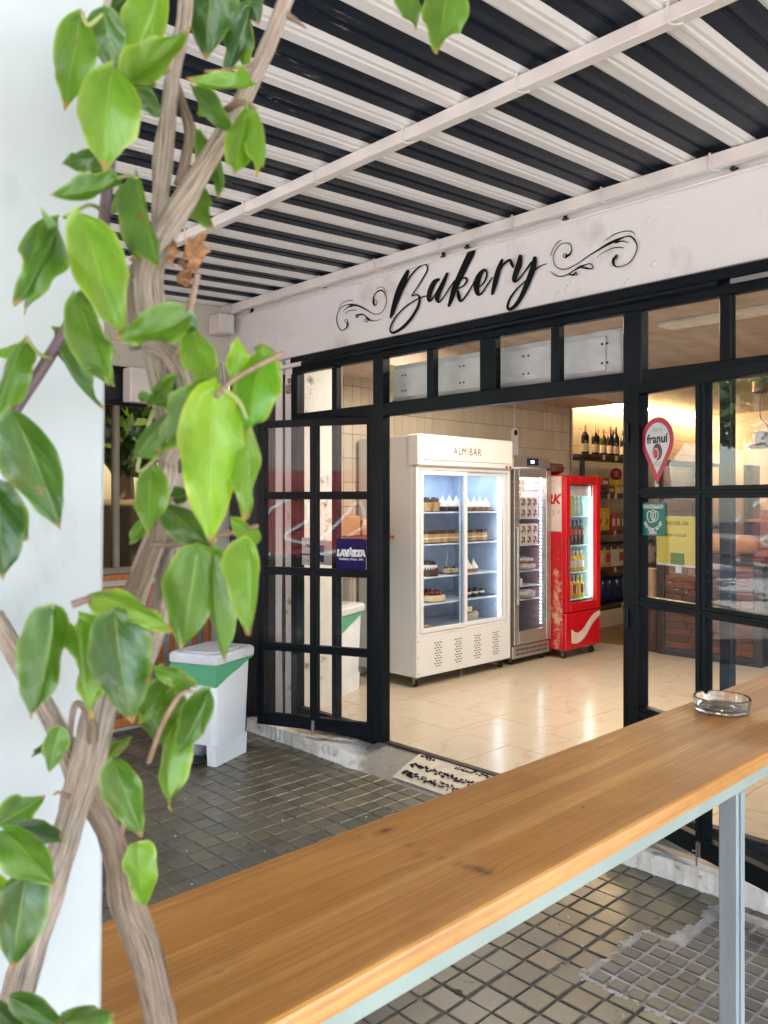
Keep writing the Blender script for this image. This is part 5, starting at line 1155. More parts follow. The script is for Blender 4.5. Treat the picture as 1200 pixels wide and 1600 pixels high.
# ================================================================== FOREGROUND
# ---- wooden bar on a steel frame
TT = EYE - .55
bar_ = thing('wooden_bar', 'long varnished wooden bar top on a galvanised steel frame', 'bar table', (-.86, 1.7, 0))
def wood_mat(name, c1, c2, c3, knots=()):
    m, n, b = newmat(name); tc = n.nodes.new('ShaderNodeTexCoord')
    def mp(s):
        k = n.nodes.new('ShaderNodeMapping'); k.inputs['Scale'].default_value = s; n.links.new(tc.outputs['Object'], k.inputs[0]); return k.outputs[0]
    base = tc.outputs['Object']; warp = None
    sep = n.nodes.new('ShaderNodeSeparateXYZ'); n.links.new(base, sep.inputs[0])
    kx = None
    tot = None; darks = None
    for (ky, kx_, rr, dk_) in knots:
        dx = math_(n, 'ADD', sep.outputs[0], -kx_); dy = math_(n, 'ADD', sep.outputs[1], -ky)
        d2 = math_(n, 'ADD', math_(n, 'MULTIPLY', math_(n, 'MULTIPLY', dx, dx), 1 / (rr * .55) ** 2), math_(n, 'MULTIPLY', math_(n, 'MULTIPLY', dy, dy), 1 / rr ** 2))
        e = math_(n, 'EXPONENT', math_(n, 'MULTIPLY', d2, -.35)); pull = math_(n, 'MULTIPLY', math_(n, 'MULTIPLY', e, dx), .8)
        tot = pull if tot is None else math_(n, 'ADD', tot, pull)
        dd = math_(n, 'MULTIPLY', math_(n, 'EXPONENT', math_(n, 'MULTIPLY', d2, -2.6)), dk_); darks = dd if darks is None else math_(n, 'ADD', darks, dd)
    cmb = n.nodes.new('ShaderNodeCombineXYZ'); n.links.new(math_(n, 'SUBTRACT', sep.outputs[0], tot) if tot is not None else sep.outputs[0], cmb.inputs[0]); n.links.new(sep.outputs[1], cmb.inputs[1]); n.links.new(sep.outputs[2], cmb.inputs[2])
    def mp2(s):
        k = n.nodes.new('ShaderNodeMapping'); k.inputs['Scale'].default_value = s; n.links.new(cmb.outputs[0], k.inputs[0]); return k.outputs[0]
    broad = noise_(n, mp2((12, .35, 12)), 1.6, 3, .5); grain = noise_(n, mp2((80, .8, 80)), 2.0, 6, .6); fine = noise_(n, mp2((420, 7, 420)), 2.0, 4, .7); mott = noise_(n, mp2((5, 3, 5)), 2.2, 5, .6)
    col = ramp(n, broad, [(.36, c1), (.5, c2), (.62, c3)])
    col = mix(n, ramp(n, grain, [(.42, g3(0)), (.68, g3(.6))]), col, tuple(x * .58 for x in c2))
    col = mix(n, ramp(n, fine, [(.48, g3(0)), (.75, g3(.5))]), col, tuple(x * .45 for x in c2))
    col = mix(n, ramp(n, mott, [(.5, g3(0)), (.75, g3(.45))]), col, (c2[0] * .68, c2[1] * .60, c2[2] * .8))
    if darks is not None: col = mix(n, math_(n, 'MINIMUM', math_(n, 'MULTIPLY', darks, math_(n, 'MULTIPLY_ADD', noise_(n, mp((1, 1, 1)), 55, 5, .7), 1.6, .35)), .9), col, (.14, .04, .012))
    spk = ramp(n, noise_(n, mp((1, 1, 1)), 160, 2), [(.79, g3(0)), (.82, g3(1))]); col = mix(n, math_(n, 'MULTIPLY', spk, .35), col, (.10, .05, .02))
    n.links.new(col, b.inputs['Base Color'])
    n.links.new(math_(n, 'MULTIPLY_ADD', mott, .18, .34), b.inputs['Roughness']); b.inputs['Specular IOR Level'].default_value = .35; b.inputs['Coat Weight'].default_value = .05; b.inputs['Coat Roughness'].default_value = .25
    hh = math_(n, 'ADD', math_(n, 'MULTIPLY', grain, .6), fine); bump(n, b, hh, .16, .0012); return m
def lk(px, py):
    p = onZ(px, py, TT); return (p.y - 1.7, p.x + .86)
kn = [(*lk(600, 1299), .034, .50), (*lk(640, 1320), .020, .35), (*lk(655, 1335), .026, .35), (*lk(715, 1349), .02, .35), (*lk(730, 1354), .016, .5), (*lk(742, 1357), .018, .6), (*lk(752, 1360), .018, .7), (*lk(762, 1364), .018, .7), (*lk(690, 1341), .014, .35), (*lk(604, 1297), .014, .5), (*lk(911, 1261), .010, .8), (*lk(550, 1310), .03, .22), (*lk(1000, 1185), .008, .6), (*lk(340, 1520), .012, .25)]
topm = wood_mat('bar_wood', (.62, .275, .062), (.53, .215, .042), (.70, .335, .088), kn)
edgem = wood_mat('bar_edge_wood', (.52, .25, .08), (.45, .20, .055), (.57, .29, .10))
XN, XF_ = -.697, -1.022
b = MB(); TH_ = .029
NY = 40; y0, y1 = .335, 3.0; prof = [(XN - .0, -.006), (XN - .0015, -.0022), (XN - .006, 0.0), (XF_ + .005, 0.0), (XF_, -.004), (XF_, -TH_), (XN, -TH_)]
vs = []
for i in range(NY + 1):
    y = y0 + (y1 - y0) * i / NY; wob = .0012 * mnoise.noise((y * 6, 0, 0))
    for k, (x, z) in enumerate(prof): vs.append((x + .86 + (wob if k < 3 or k == 6 else 0), y - 1.7, TT + z))
n_ = len(prof)
for i in range(NY):
    for k in range(n_):
        k2 = (k + 1) % n_; b.f.append((i * n_ + k, (i + 1) * n_ + k, (i + 1) * n_ + k2, i * n_ + k2)); b.mi.append(1 if k in (0, 6, 4) else 0)
b.v = vs; b.f.append(tuple(range(n_))); b.mi.append(1); b.f.append(tuple(reversed(range(NY * n_, NY * n_ + n_)))); b.mi.append(1)
b.build('bar_top', [topm, edgem], bar_)
zb = TT - TH_ - .0005
def bl(a, c, nm, mtl, r_=.002): return MB().rbox(tuple(p - q for p, q in zip(a, (-.86, 1.7, 0))), tuple(p - q for p, q in zip(c, (-.86, 1.7, 0))), r_).build(nm, mtl, bar_)
bl((XN - .034, .34, zb - .027), (XN - .004, 2.04, zb), 'frame_rail', M['rail_paint']); bl((XN - .034, 2.042, zb - .027), (XN - .004, 2.98, zb), 'frame_rail', M['rail_paint'])
for y in (.5, 1.72, 2.85): bl((XF_ + .05, y, zb - .027), (XN - .035, y + .03, zb - .001), 'cross_bar', M['galv'])
for y in (1.70, 2.93 - 2.55):
    bl((XN - .046, y, 0.01), (XN - .006, y + .04, zb - .0275), 'leg', M['galv'], .003)
    bl((XN - .0045, y + .010, 0.01), (XN - .0025, y + .014, zb - .03), 'weld_seam', M['galv'], .0005)
    bl((XN - .08, y - .03, .009), (XN + .02, y + .07, .014), 'foot_plate', M['galv'])
# ---- cut-glass ashtray
c_ = onZ(1128, 1111, TT)
am, n, bs = newmat('clear_moulded_glass'); bs.inputs['Base Color'].default_value = (.98, 1, .99, 1); bs.inputs['Transmission Weight'].default_value = .95; bs.inputs['Roughness'].default_value = .02; bs.inputs['IOR'].default_value = 1.5
b = MB(); NS = 72; prof = [(0.0005, .0), (.060, .0), (.066, .003), (.071, .030), (.0715, .036), (.069, .0385), (.0655, .036), (.062, .014), (.056, .009), (.0005, .009)]; vs = []; fs = []
for k, (r_, z) in enumerate(prof):
    for i in range(NS):
        a = 6.2832 * i / NS; rr_ = r_; zz = z
        if k in (1, 2, 3) and r_ > .02: rr_ = r_ * (1 + .010 * math.cos(a * 36))
        if k in (8, 9): zz += .0008 * math.cos(a * 24 + k)
        if k in (4, 5, 6):
            for a0 in (.5, 2.6, 4.7):
                da = abs((a - a0 + math.pi) % (2 * math.pi) - math.pi)
                if da < .12: zz -= .010 * math.cos(da / .12 * math.pi / 2)
        vs.append((rr_ * math.cos(a), rr_ * math.sin(a), zz))
for k in range(len(prof) - 1):
    for i in range(NS): fs.append((k * NS + i, k * NS + (i + 1) % NS, (k + 1) * NS + (i + 1) % NS, (k + 1) * NS + i))
fs.append(tuple(reversed(range(NS)))); fs.append(tuple(range((len(prof) - 1) * NS, len(prof) * NS)))
b.add(vs, fs); o = b.build('ashtray', am, smooth=True, loc=(c_.x, c_.y, TT + .0008), ang=35); tag(o, 'round clear cut-glass ashtray standing on the wooden bar', 'ashtray')
# ---- column beside the bar
b = MB(); vs = []; fs = []
CX, CY = -.668, .312
NZ = 60
for i in range(NZ + 1):
    z = 2.95 * i / NZ; lean = -.004 * (z - 1.6)
    for (x, y) in ((CX - .30, CY), (CX - .004, CY), (CX, CY - .004), (CX, CY - .15), (CX, CY - .30), (CX - .30, CY - .30)):
        vs.append((x + .0012 * mnoise.noise((z * 3, y * 8, 0)), y + (.0 if y < .1 else lean * -1.0 + .0012 * mnoise.noise((z * 5, 7, 0))), z))
for i in range(NZ):
    for k in range(6): k2 = (k + 1) % 6; fs.append((i * 6 + k, i * 6 + k2, (i + 1) * 6 + k2, (i + 1) * 6 + k))
b.add(vs, [tuple(reversed(f)) for f in fs]); tag(b.build('concrete_column', M['column'], smooth=True), 'pale painted square column at the street end of the wooden bar', 'column')['kind'] = 'structure'

# ---- pedal bin with a green liner bag
bp = onZ(337, 1204, 0); ax_b = Vector((-.925, -.38, 0)).normalized(); ax_a = Vector((-.38, .925, 0)).normalized()
MBn = Matrix(((ax_b.x, ax_a.x, 0, bp.x), (ax_b.y, ax_a.y, 0, bp.y), (0, 0, 1, .006), (0, 0, 0, 1)))
bin_ = thing('pedal_bin', 'white plastic pedal bin with a green bag folded over its rim', 'bin', bp)
bin_.matrix_world = MBn
BW, BD, BH = .33, .40, .62; MBn[2][2] = 1.035; bin_.matrix_world = MBn
def binsec(z, w0, d0, r_=.04, n=4):
    x0 = (BW - w0) / 2; y0 = (BD - d0) / 2; out = []
    for cx, cy, a0 in ((x0 + w0 - r_, y0 + d0 - r_, 0), (x0 + r_, y0 + d0 - r_, 90), (x0 + r_, y0 + r_, 180), (x0 + w0 - r_, y0 + r_, 270)):
        for i in range(n + 1): a = R(a0 + 90 * i / n); out.append((cx + r_ * math.cos(a), cy + r_ * math.sin(a), z))
    return out
def loft(secs, cap=True):
    b = MB(); n_ = len(secs[0]); vs = [p for s in secs for p in s]; fs = []
    for i in range(len(secs) - 1):
        for k in range(n_): fs.append((i * n_ + k, i * n_ + (k + 1) % n_, (i + 1) * n_ + (k + 1) % n_, (i + 1) * n_ + k))
    if cap: fs.append(tuple(reversed(range(n_)))); fs.append(tuple(range((len(secs) - 1) * n_, len(secs) * n_)))
    return b.add(vs, fs)
loft([binsec(.12, .285, .345), binsec(.13, .288, .35), binsec(.57, .315, .385), binsec(.575, .31, .38)]).build('bin_body', M['white_plastic'], bin_, smooth=True)
for x0, x1 in ((.022, .085), (.235, .30)):
    b = MB(); b.add([(x0, .035, 0), (x1, .035, 0), (x1, .36, 0), (x0, .36, 0), (x0, .025, .125), (x1, .025, .125), (x1, .37, .125), (x0, .37, .125)], [(0, 3, 2, 1), (4, 5, 6, 7), (0, 1, 5, 4), (1, 2, 6, 5), (2, 3, 7, 6), (3, 0, 4, 7)]); b.build('bin_foot', M['white_plastic'], bin_)
MB().rbox((.10, -.03, .02), (.22, .09, .035), .006).build('pedal', M['rubber'], bin_)
# liner bag
bm_, n, bs = newmat('green_liner_bag'); bs.inputs['Base Color'].default_value = (.20, .66, .38, 1); bs.inputs['Roughness'].default_value = .22; v = coords(n, 'World', (1, 1, 3)); bump(n, bs, noise_(n, v, 26, 6, .7), 1.0, .02)
tr = n.nodes.new('ShaderNodeBsdfTranslucent'); tr.inputs[0].default_value = (.25, .8, .45, 1); ms = n.nodes.new('ShaderNodeMixShader'); ms.inputs[0].default_value = .35; n.links.new(bs.outputs[0], ms.inputs[1]); n.links.new(tr.outputs[0], ms.inputs[2]); n.links.new(ms.outputs[0], n.nodes['Material Output'].inputs[0]); M['bag'] = bm_
secs = []; N_ = 64
def per(t, w0, d0):
    P4 = [(0, 0), (w0, 0), (w0, d0), (0, d0)]; L4 = [w0, d0, w0, d0]; s = t * 2 * (w0 + d0)
    for i in range(4):
        if s <= L4[i] or i == 3:
            a, c = P4[i], P4[(i + 1) % 4]; q = min(1, s / L4[i]); return a[0] + (c[0] - a[0]) * q, a[1] + (c[1] - a[1]) * q
        s -= L4[i]
for lvl in range(6):
    ring_ = []
    for i in range(N_):
        t = i / N_; x, y = per(t, .33, .40)
        # deepest sag at the corner above the street (x=0,y=0), running up along the sides
        drop = .115 * max(0, 1 - y / .38) ** 1.1 * (1 - .25 * x / .33) + .018
        z = .60 - drop * lvl / 5; off = .004 + .0035 * mnoise.noise((t * 40, lvl * .7, 3)) * (lvl > 0) + .004 * math.sin(lvl * .63)
        cx, cy = .165, .20; ring_.append((x + (x - cx) * off * 6, y + (y - cy) * off * 6, z + .002 * math.sin(t * 43)))
    secs.append(ring_)
loft(secs, cap=False).build('liner_bag', M['bag'], bin_, smooth=True)
secs = [binsec(.598, .35, .42, .03), binsec(.60, .362, .43, .035), binsec(.640, .366, .435, .035), binsec(.655, .345, .41, .04), binsec(.652, .26, .33, .04), binsec(.660, .24, .31, .04)]
loft(secs).build('bin_lid', M['lid_plastic'], bin_, smooth=True, ang=28)
MB().rbox((.13, -.022, .20), (.19, -.0, .32), .004).build('warning_label', fm_('label_peach', (.7, .3, .2), rough=.5), bin_)
MB().rbox((.135, -.0235, .275), (.185, -.021, .315), .002).build('yellow_mark', fm_('label_yellow', (.7, .55, .1), rough=.5), bin_)

def copy_thing(src, mw, label):
    r = src.copy(); COL.objects.link(r); r.matrix_world = mw; r['label'] = label
    for ch in [o for o in list(bpy.data.objects) if o.parent == src]:
        c = ch.copy(); COL.objects.link(c); c.parent = r
    return r
bin_['group'] = 'white pedal bins with green bags'
q = onZ(533, 1092, FLOOR); m2 = MBn.copy(); m2.translation = Vector((q.x, q.y, FLOOR + .001))
copy_thing(bin_, m2, 'second white pedal bin with a green bag inside the shop behind the left glazing')
# ================================================================== THE CLIMBING PLANT
def bark_mat(name, c1, c2, c3, ridg=1.4):
    m, n, b = newmat(name); tc = n.nodes.new('ShaderNodeTexCoord'); k = n.nodes.new('ShaderNodeMapping'); k.inputs['Scale'].default_value = (1, 1, 1); n.links.new(tc.outputs['UV'], k.inputs[0])
    g1 = noise_(n, k.outputs[0], 1.0, 5, .6); k2 = n.nodes.new('ShaderNodeMapping'); k2.inputs['Scale'].default_value = (2.6, 2.2, 1); n.links.new(tc.outputs['UV'], k2.inputs[0]); g2 = noise_(n, k2.outputs[0], 1.7, 5, .65)
    col = ramp(n, g1, [(.38, c3), (.44, c2), (.53, c1), (.60, c2), (.66, c3)]); col = mix(n, ramp(n, g2, [(.50, g3(0)), (.62, g3(.85))]), col, c3)
    col = mix(n, ramp(n, g2, [(.36, g3(.7)), (.44, g3(0))]), col, tuple(min(1, x * 1.35) for x in c1))
    n.links.new(col, b.inputs['Base Color']); b.inputs['Roughness'].default_value = .8; bump(n, b, math_(n, 'ADD', g1, g2), .9 * ridg, .0015); return m
bark = bark_mat('vine_bark', (.66, .53, .43), (.43, .32, .245), (.085, .06, .055)); bark2 = bark_mat('dark_vine_bark', (.44, .32, .23), (.28, .19, .13), (.055, .038, .03))
purple = pm('purple_stem', (.13, .075, .095), (.09, .05, .065), .45, sc=60); twigm = pm('brown_twig', (.26, .16, .11), (.18, .10, .07), .6, sc=80); greenstem = pm('green_twig', (.22, .30, .08), (.26, .22, .1), .5, sc=80)
vine = thing('climbing_vine', 'woody climbing vine with glossy green leaves growing up beside the column', 'vine', (-.45, .30, 0))
def stem(pts, mtl, name='stem', n=34, ridge=.15, par=None, sub=7):
    """pts: (px, py, width_px, distance)"""
    P3 = []
    for q in cr([(p[0], p[1], p[2], p[3]) for p in pts], sub):
        v = atT(q[0], q[1], q[3]); P3.append((v, max(.0006, q[2] * (.88 if q[2] > 20 else 1) / F * q[3] / 2)))
    vs = []; fs = []; uv = []; prev = None; Ls = 0; seed = random.uniform(0, 50); tw = random.uniform(8, 14)
    for i, (p, r_) in enumerate(P3):
        t = (P3[min(i + 1, len(P3) - 1)][0] - P3[max(i - 1, 0)][0]).normalized()
        if prev is None: a = t.cross(Vector(ray(600, 784))).normalized()
        else: a = (prev - t * prev.dot(t)).normalized()
        prev = a; bb = t.cross(a)
        if i: Ls += (p - P3[i - 1][0]).length
        for k in range(n + 1):
            q = 2 * math.pi * k / n; w_ = q + Ls * tw * .5
            rr_ = r_ * (1 + ridge * (mnoise.noise((math.cos(w_) * 3.2 + seed, math.sin(w_) * 3.2, Ls * 9)) + .8 * mnoise.noise((math.cos(w_) * 7 + seed, math.sin(w_) * 7, Ls * 10)) + .5 * mnoise.noise((math.cos(w_) * 13 + seed, math.sin(w_) * 13, Ls * 16))) + ridge * .5 * mnoise.noise((seed, Ls * 28, 0)))
            vs.append(p + (a * math.cos(q) + bb * math.sin(q)) * rr_); uv.append((k / n * 34 * min(1.5, r_ / .008 + .25) + seed, Ls * 10))
    n1 = n + 1
    for j in range(len(P3) - 1):
        for k in range(n): fs.append((j * n1 + k, j * n1 + k + 1, (j + 1) * n1 + k + 1, (j + 1) * n1 + k))
    fs.append(tuple(reversed(range(n)))); fs.append(tuple((len(P3) - 1) * n1 + k for k in range(n)))
    me = bpy.data.meshes.new(name); me.from_pydata([tuple(v) for v in vs], [], fs); me.materials.append(mtl); ul = me.uv_layers.new(name='UVMap')
    for l in me.loops: ul.data[l.index].uv = uv[l.vertex_index]
    me.polygons.foreach_set('use_smooth', [True] * len(me.polygons)); me.update()
    return P(link(name, me, par or vine), vine) if par is None else link(name, me, par)
# main woody strands (widths in photo pixels at their distance)
stem([(5, 1640, 58, .56), (42, 1500, 54, .56), (78, 1390, 50, .57), (108, 1290, 50, .58), (140, 1180, 58, .585), (160, 1090, 54, .59), (190, 1000, 40, .60), (222, 900, 40, .61), (255, 800, 38, .61), (262, 700, 34, .615), (252, 610, 38, .61), (240, 520, 48, .605), (232, 430, 50, .60), (258, 365, 44, .60), (310, 275, 36, .60), (352, 205, 30, .60), (392, 130, 28, .60), (425, 55, 26, .60), (462, -40, 26, .60)], bark)
stem([(258, 1640, 58, .60), (244, 1560, 52, .60), (224, 1480, 54, .60), (198, 1410, 56, .60), (184, 1340, 44, .60), (160, 1280, 42, .60), (132, 1230, 36, .598)], bark2)
stem([(-10, 960, 30, .60), (18, 1010, 34, .60), (60, 1085, 32, .60), (95, 1150, 34, .60), (122, 1220, 40, .598)], bark)
stem([(294, -40, 26, .62), (286, 40, 26, .62), (270, 120, 26, .62), (262, 190, 28, .62), (254, 250, 34, .62), (250, 310, 28, .62), (246, 370, 26, .615), (234, 420, 26, .61)], bark)
stem([(272, 125, 14, .63), (286, 165, 15, .63), (296, 205, 18, .63), (290, 250, 17, .63), (278, 290, 14, .63)], bark2)
stem([(250, 380, 24, .62), (222, 405, 22, .62), (208, 440, 22, .62), (206, 490, 24, .62), (212, 545, 20, .62)], bark)
stem([(232, 540, 30, .60), (262, 552, 32, .595), (287, 590, 34, .59), (292, 632, 34, .59), (280, 680, 30, .60), (262, 720, 30, .605)], bark)
stem([(276, 740, 30, .63), (280, 820, 34, .63), (268, 890, 46, .63), (250, 960, 42, .63), (222, 1040, 34, .63), (190, 1110, 32, .62)], bark)
stem([(262, 775, 20, .60), (240, 850, 26, .60), (214, 910, 32, .60), (196, 960, 28, .605)], bark2)
stem([(186, -30, 18, .60), (190, 60, 18, .60), (176, 200, 18, .60), (164, 330, 18, .60), (150, 430, 20, .59), (112, 500, 21, .58), (66, 575, 21, .57), (22, 642, 22, .56), (-14, 700, 22, .55)], purple, 'young_stem', 16, .02)
TW_ = [([(268, 575, 11, .59), (290, 520, 12, .58), (300, 470, 11, .58), (309, 428, 10, .58)], twigm), ([(232, 850, 10, .60), (290, 850, 8, .57), (340, 838, 8, .55), (402, 822, 7, .53)], twigm), ([(338, 618, 10, .48), (370, 590, 8, .49), (410, 568, 8, .50), (442, 552, 9, .51)], twigm),
       ([(250, 955, 9, .59), (205, 945, 9, .56), (160, 932, 9, .53), (112, 945, 12, .52)], twigm), ([(232, 1192, 8, .56), (255, 1130, 8, .55), (282, 1085, 8, .55), (302, 1080, 5, .55)], twigm), ([(186, 1315, 11, .58), (196, 1280, 9, .57), (208, 1245, 8, .56)], twigm),
       ([(0, 652, 12, .55), (12, 648, 10, .53), (30, 650, 5, .52)], twigm), ([(146, 1160, 20, .58), (140, 1120, 12, .56), (118, 1100, 10, .55), (108, 1160, 9, .56)], bark2), ([(108, 1245, 8, .56), (92, 1238, 5, .55), (84, 1242, 3, .55)], twigm), ([(446, 22, 12, .60), (462, 32, 8, .60), (478, 44, 2, .60)], bark2),
       ([(205, 405, 7, .62), (240, 398, 8, .60), (268, 404, 8, .60)], twigm), ([(188, 430, 9, .61), (222, 440, 10, .60), (250, 455, 10, .60)], twigm), ([(240, 640, 7, .6), (215, 735, 6, .6), (255, 705, 6, .6)], greenstem), ([(192, 118, 10, .56), (206, 128, 9, .56), (240, 120, 8, .58), (262, 110, 8, .60)], twigm),
       ([(320, 112, 4, .58), (360, 108, 4, .58), (402, 98, 5, .6)], twigm), ([(128, 20, 7, .54), (138, 40, 8, .54), (160, 22, 5, .54)], greenstem), ([(180, 280, 7, .58), (200, 275, 6, .57), (214, 278, 5, .56)], greenstem), ([(100, 340, 6, .55), (112, 334, 6, .55), (140, 320, 6, .57), (162, 330, 8, .6)], greenstem),
       ([(350, 175, 12, .6), (376, 160, 10, .58), (400, 170, 6, .57)], twigm), ([(40, 525, 6, .55), (60, 552, 6, .56), (80, 560, 5, .57)], greenstem), ([(264, 640, 6, .57), (282, 640, 6, .58), (296, 630, 8, .59)], greenstem), ([(350, 610, 7, .48), (372, 625, 6, .48), (386, 655, 5, .48)], greenstem), ([(186, 560, 5, .6), (176, 545, 6, .6), (168, 520, 7, .6)], greenstem), ([(300, 868, 5, .54), (305, 852, 5, .55), (310, 846, 6, .56)], greenstem), ([(332, 868, 5, .55), (336, 850, 5, .55), (340, 838, 6, .55)], greenstem)]
for pts, mt in TW_: stem(pts, mt, 'twig', 10, .06)

def leaf_mat(name, c, c2, edge, trans, gloss=.32):
    m, n, b = newmat(name); tc = n.nodes.new('ShaderNodeTexCoord'); sp = n.nodes.new('ShaderNodeSeparateXYZ'); n.links.new(tc.outputs['UV'], sp.inputs[0])
    u = math_(n, 'ABSOLUTE', math_(n, 'ADD', sp.outputs[0], -.5)); vv = sp.outputs[1]
    mid = ramp(n, math_(n, 'MULTIPLY', u, math_(n, 'MULTIPLY_ADD', vv, 1.6, 1.0)), [(.006, g3(1)), (.018, g3(0))])
    sv = math_(n, 'FRACT', math_(n, 'MULTIPLY', math_(n, 'SUBTRACT', vv, math_(n, 'MULTIPLY', u, .75)), 6.5)); side = ramp(n, math_(n, 'ABSOLUTE', math_(n, 'ADD', sv, -.5)), [(.0, g3(.75)), (.04, g3(0))])
    oi = n.nodes.new('ShaderNodeObjectInfo'); v = coords(n, 'World')
    tone = math_(n, 'ADD', math_(n, 'MULTIPLY', noise_(n, v, 28, 5, .6), .8), math_(n, 'MULTIPLY_ADD', oi.outputs['Random'], .5, -.15))
    col = ramp(n, tone, [(.25, c), (.75, c2)])
    ed = ramp(n, u, [(.40, g3(0)), (.495, g3(.65))])
    edn = math_(n, 'MULTIPLY', ed, ramp(n, noise_(n, v, 40, 3), [(.35, g3(.25)), (.65, g3(1))]))
    col = mix(n, edn, col, edge); col = mix(n, math_(n, 'MULTIPLY', side, .35), col, tuple(min(1, x * 1.5 + .02) for x in c2)); col = mix(n, math_(n, 'MULTIPLY', mid, .7), col, (.42, .48, .14))
    tip = ramp(n, math_(n, 'ADD', vv, math_(n, 'MULTIPLY', noise_(n, v, 60), .08)), [(.955, g3(0)), (1.02, g3(.8))]); col = mix(n, tip, col, (.42, .24, .10))
    spot = ramp(n, noise_(n, v, 75, 3, .5), [(.705, g3(0)), (.73, g3(.8))]); col = mix(n, spot, col, (.20, .11, .04))
    blot = ramp(n, noise_(n, v, 17, 4, .6), [(.52, g3(0)), (.70, g3(.45))]); col = mix(n, blot, col, tuple(x * .55 for x in c))
    n.links.new(col, b.inputs['Base Color']); b.inputs['Roughness'].default_value = gloss; b.inputs['Specular IOR Level'].default_value = .6
    vt = n.nodes.new('ShaderNodeTexVoronoi'); vt.feature = 'DISTANCE_TO_EDGE'; vt.inputs['Scale'].default_value = 260; n.links.new(v, vt.inputs['Vector'])
    ret = ramp(n, vt.outputs['Distance'], [(.0, g3(.8)), (.12, g3(0))])
    h = math_(n, 'ADD', math_(n, 'ADD', math_(n, 'MULTIPLY', noise_(n, v, 45, 5, .6), .9), math_(n, 'MULTIPLY', ret, -.10)), math_(n, 'MULTIPLY', math_(n, 'ADD', side, mid), -.6)); bump(n, b, h, .45, .0014)
    tr = n.nodes.new('ShaderNodeBsdfTranslucent'); n.links.new(mix(n, 1.0, col, (1.9, 1.75, .55), 'MULTIPLY'), tr.inputs[0]); ms = n.nodes.new('ShaderNodeMixShader'); ms.inputs[0].default_value = trans
    n.links.new(b.outputs[0], ms.inputs[1]); n.links.new(tr.outputs[0], ms.inputs[2]); n.links.new(ms.outputs[0], n.nodes['Material Output'].inputs[0]); return m
LM = {'d': leaf_mat('leaf_dark', (.022, .070, .007), (.052, .125, .012), (.24, .36, .06), .34, .28), 'm': leaf_mat('leaf_green', (.058, .145, .012), (.105, .215, .02), (.34, .46, .09), .42), 'b': leaf_mat('leaf_bright', (.125, .265, .018), (.20, .35, .035), (.48, .56, .12), .48), 'y': leaf_mat('leaf_yellow_green', (.10, .28, .012), (.24, .42, .025), (.56, .56, .10), .52)}
def leaf_mesh(seed, W_, mtl, curl, fold):
    rg = random.Random(seed); NV, NU = 24, 14; vs = []; uv = []; fs = []; ph = rg.uniform(0, 6); ph2 = rg.uniform(0, 6); bend = rg.uniform(-.10, .10)
    for i in range(NV + 1):
        v = i / NV
        wv = (math.sin(math.pi * min(1, v ** .66 * 1.0)) ** .72) * (1 - .20 * v) if 0 < v < 1 else 0
        wv = max(wv, 0) * (1 if v < .80 else (1 - (v - .80) / .20 * .42))
        for j in range(NU + 1):
            s = j / NU * 2 - 1; rip = 1 + (.055 * math.sin(v * 13 + ph + (3 if s > 0 else 0)) + .015 * math.sin(v * 29 + ph2)) * abs(s) ** 2
            x = s * wv * .5 * rip; y = v - .085 * (abs(s) ** 1.5) * math.exp(-((v / .16) ** 2)) 
            z = -fold * 1.25 * abs(x) - curl * 1.5 * (v - .3) ** 2 + .06 * math.sin(v * 8 + ph) * s * abs(s) + .045 * math.sin(v * 13 + ph2 + (2 if s > 0 else 0)) * abs(s) ** 2 - .014 * abs(math.sin((v - abs(s) * .35) * 20)) * (1 - abs(s)) + .012 * math.sin(s * 7 + v * 11)
            vs.append((x * W_ + bend * (v ** 2) * .6, y, z * .9)); uv.append((.5 + s * .5, v))
    n1 = NU + 1
    for i in range(NV):
        for j in range(NU): fs.append((i * n1 + j, i * n1 + j + 1, (i + 1) * n1 + j + 1, (i + 1) * n1 + j))
    me = bpy.data.meshes.new('leaf'); me.from_pydata(vs, [], fs); me.materials.append(LM[mtl]); ul = me.uv_layers.new(name='UVMap')
    for l in me.loops: ul.data[l.index].uv = uv[l.vertex_index]
    me.polygons.foreach_set('use_smooth', [True] * len(me.polygons)); me.update(); return me
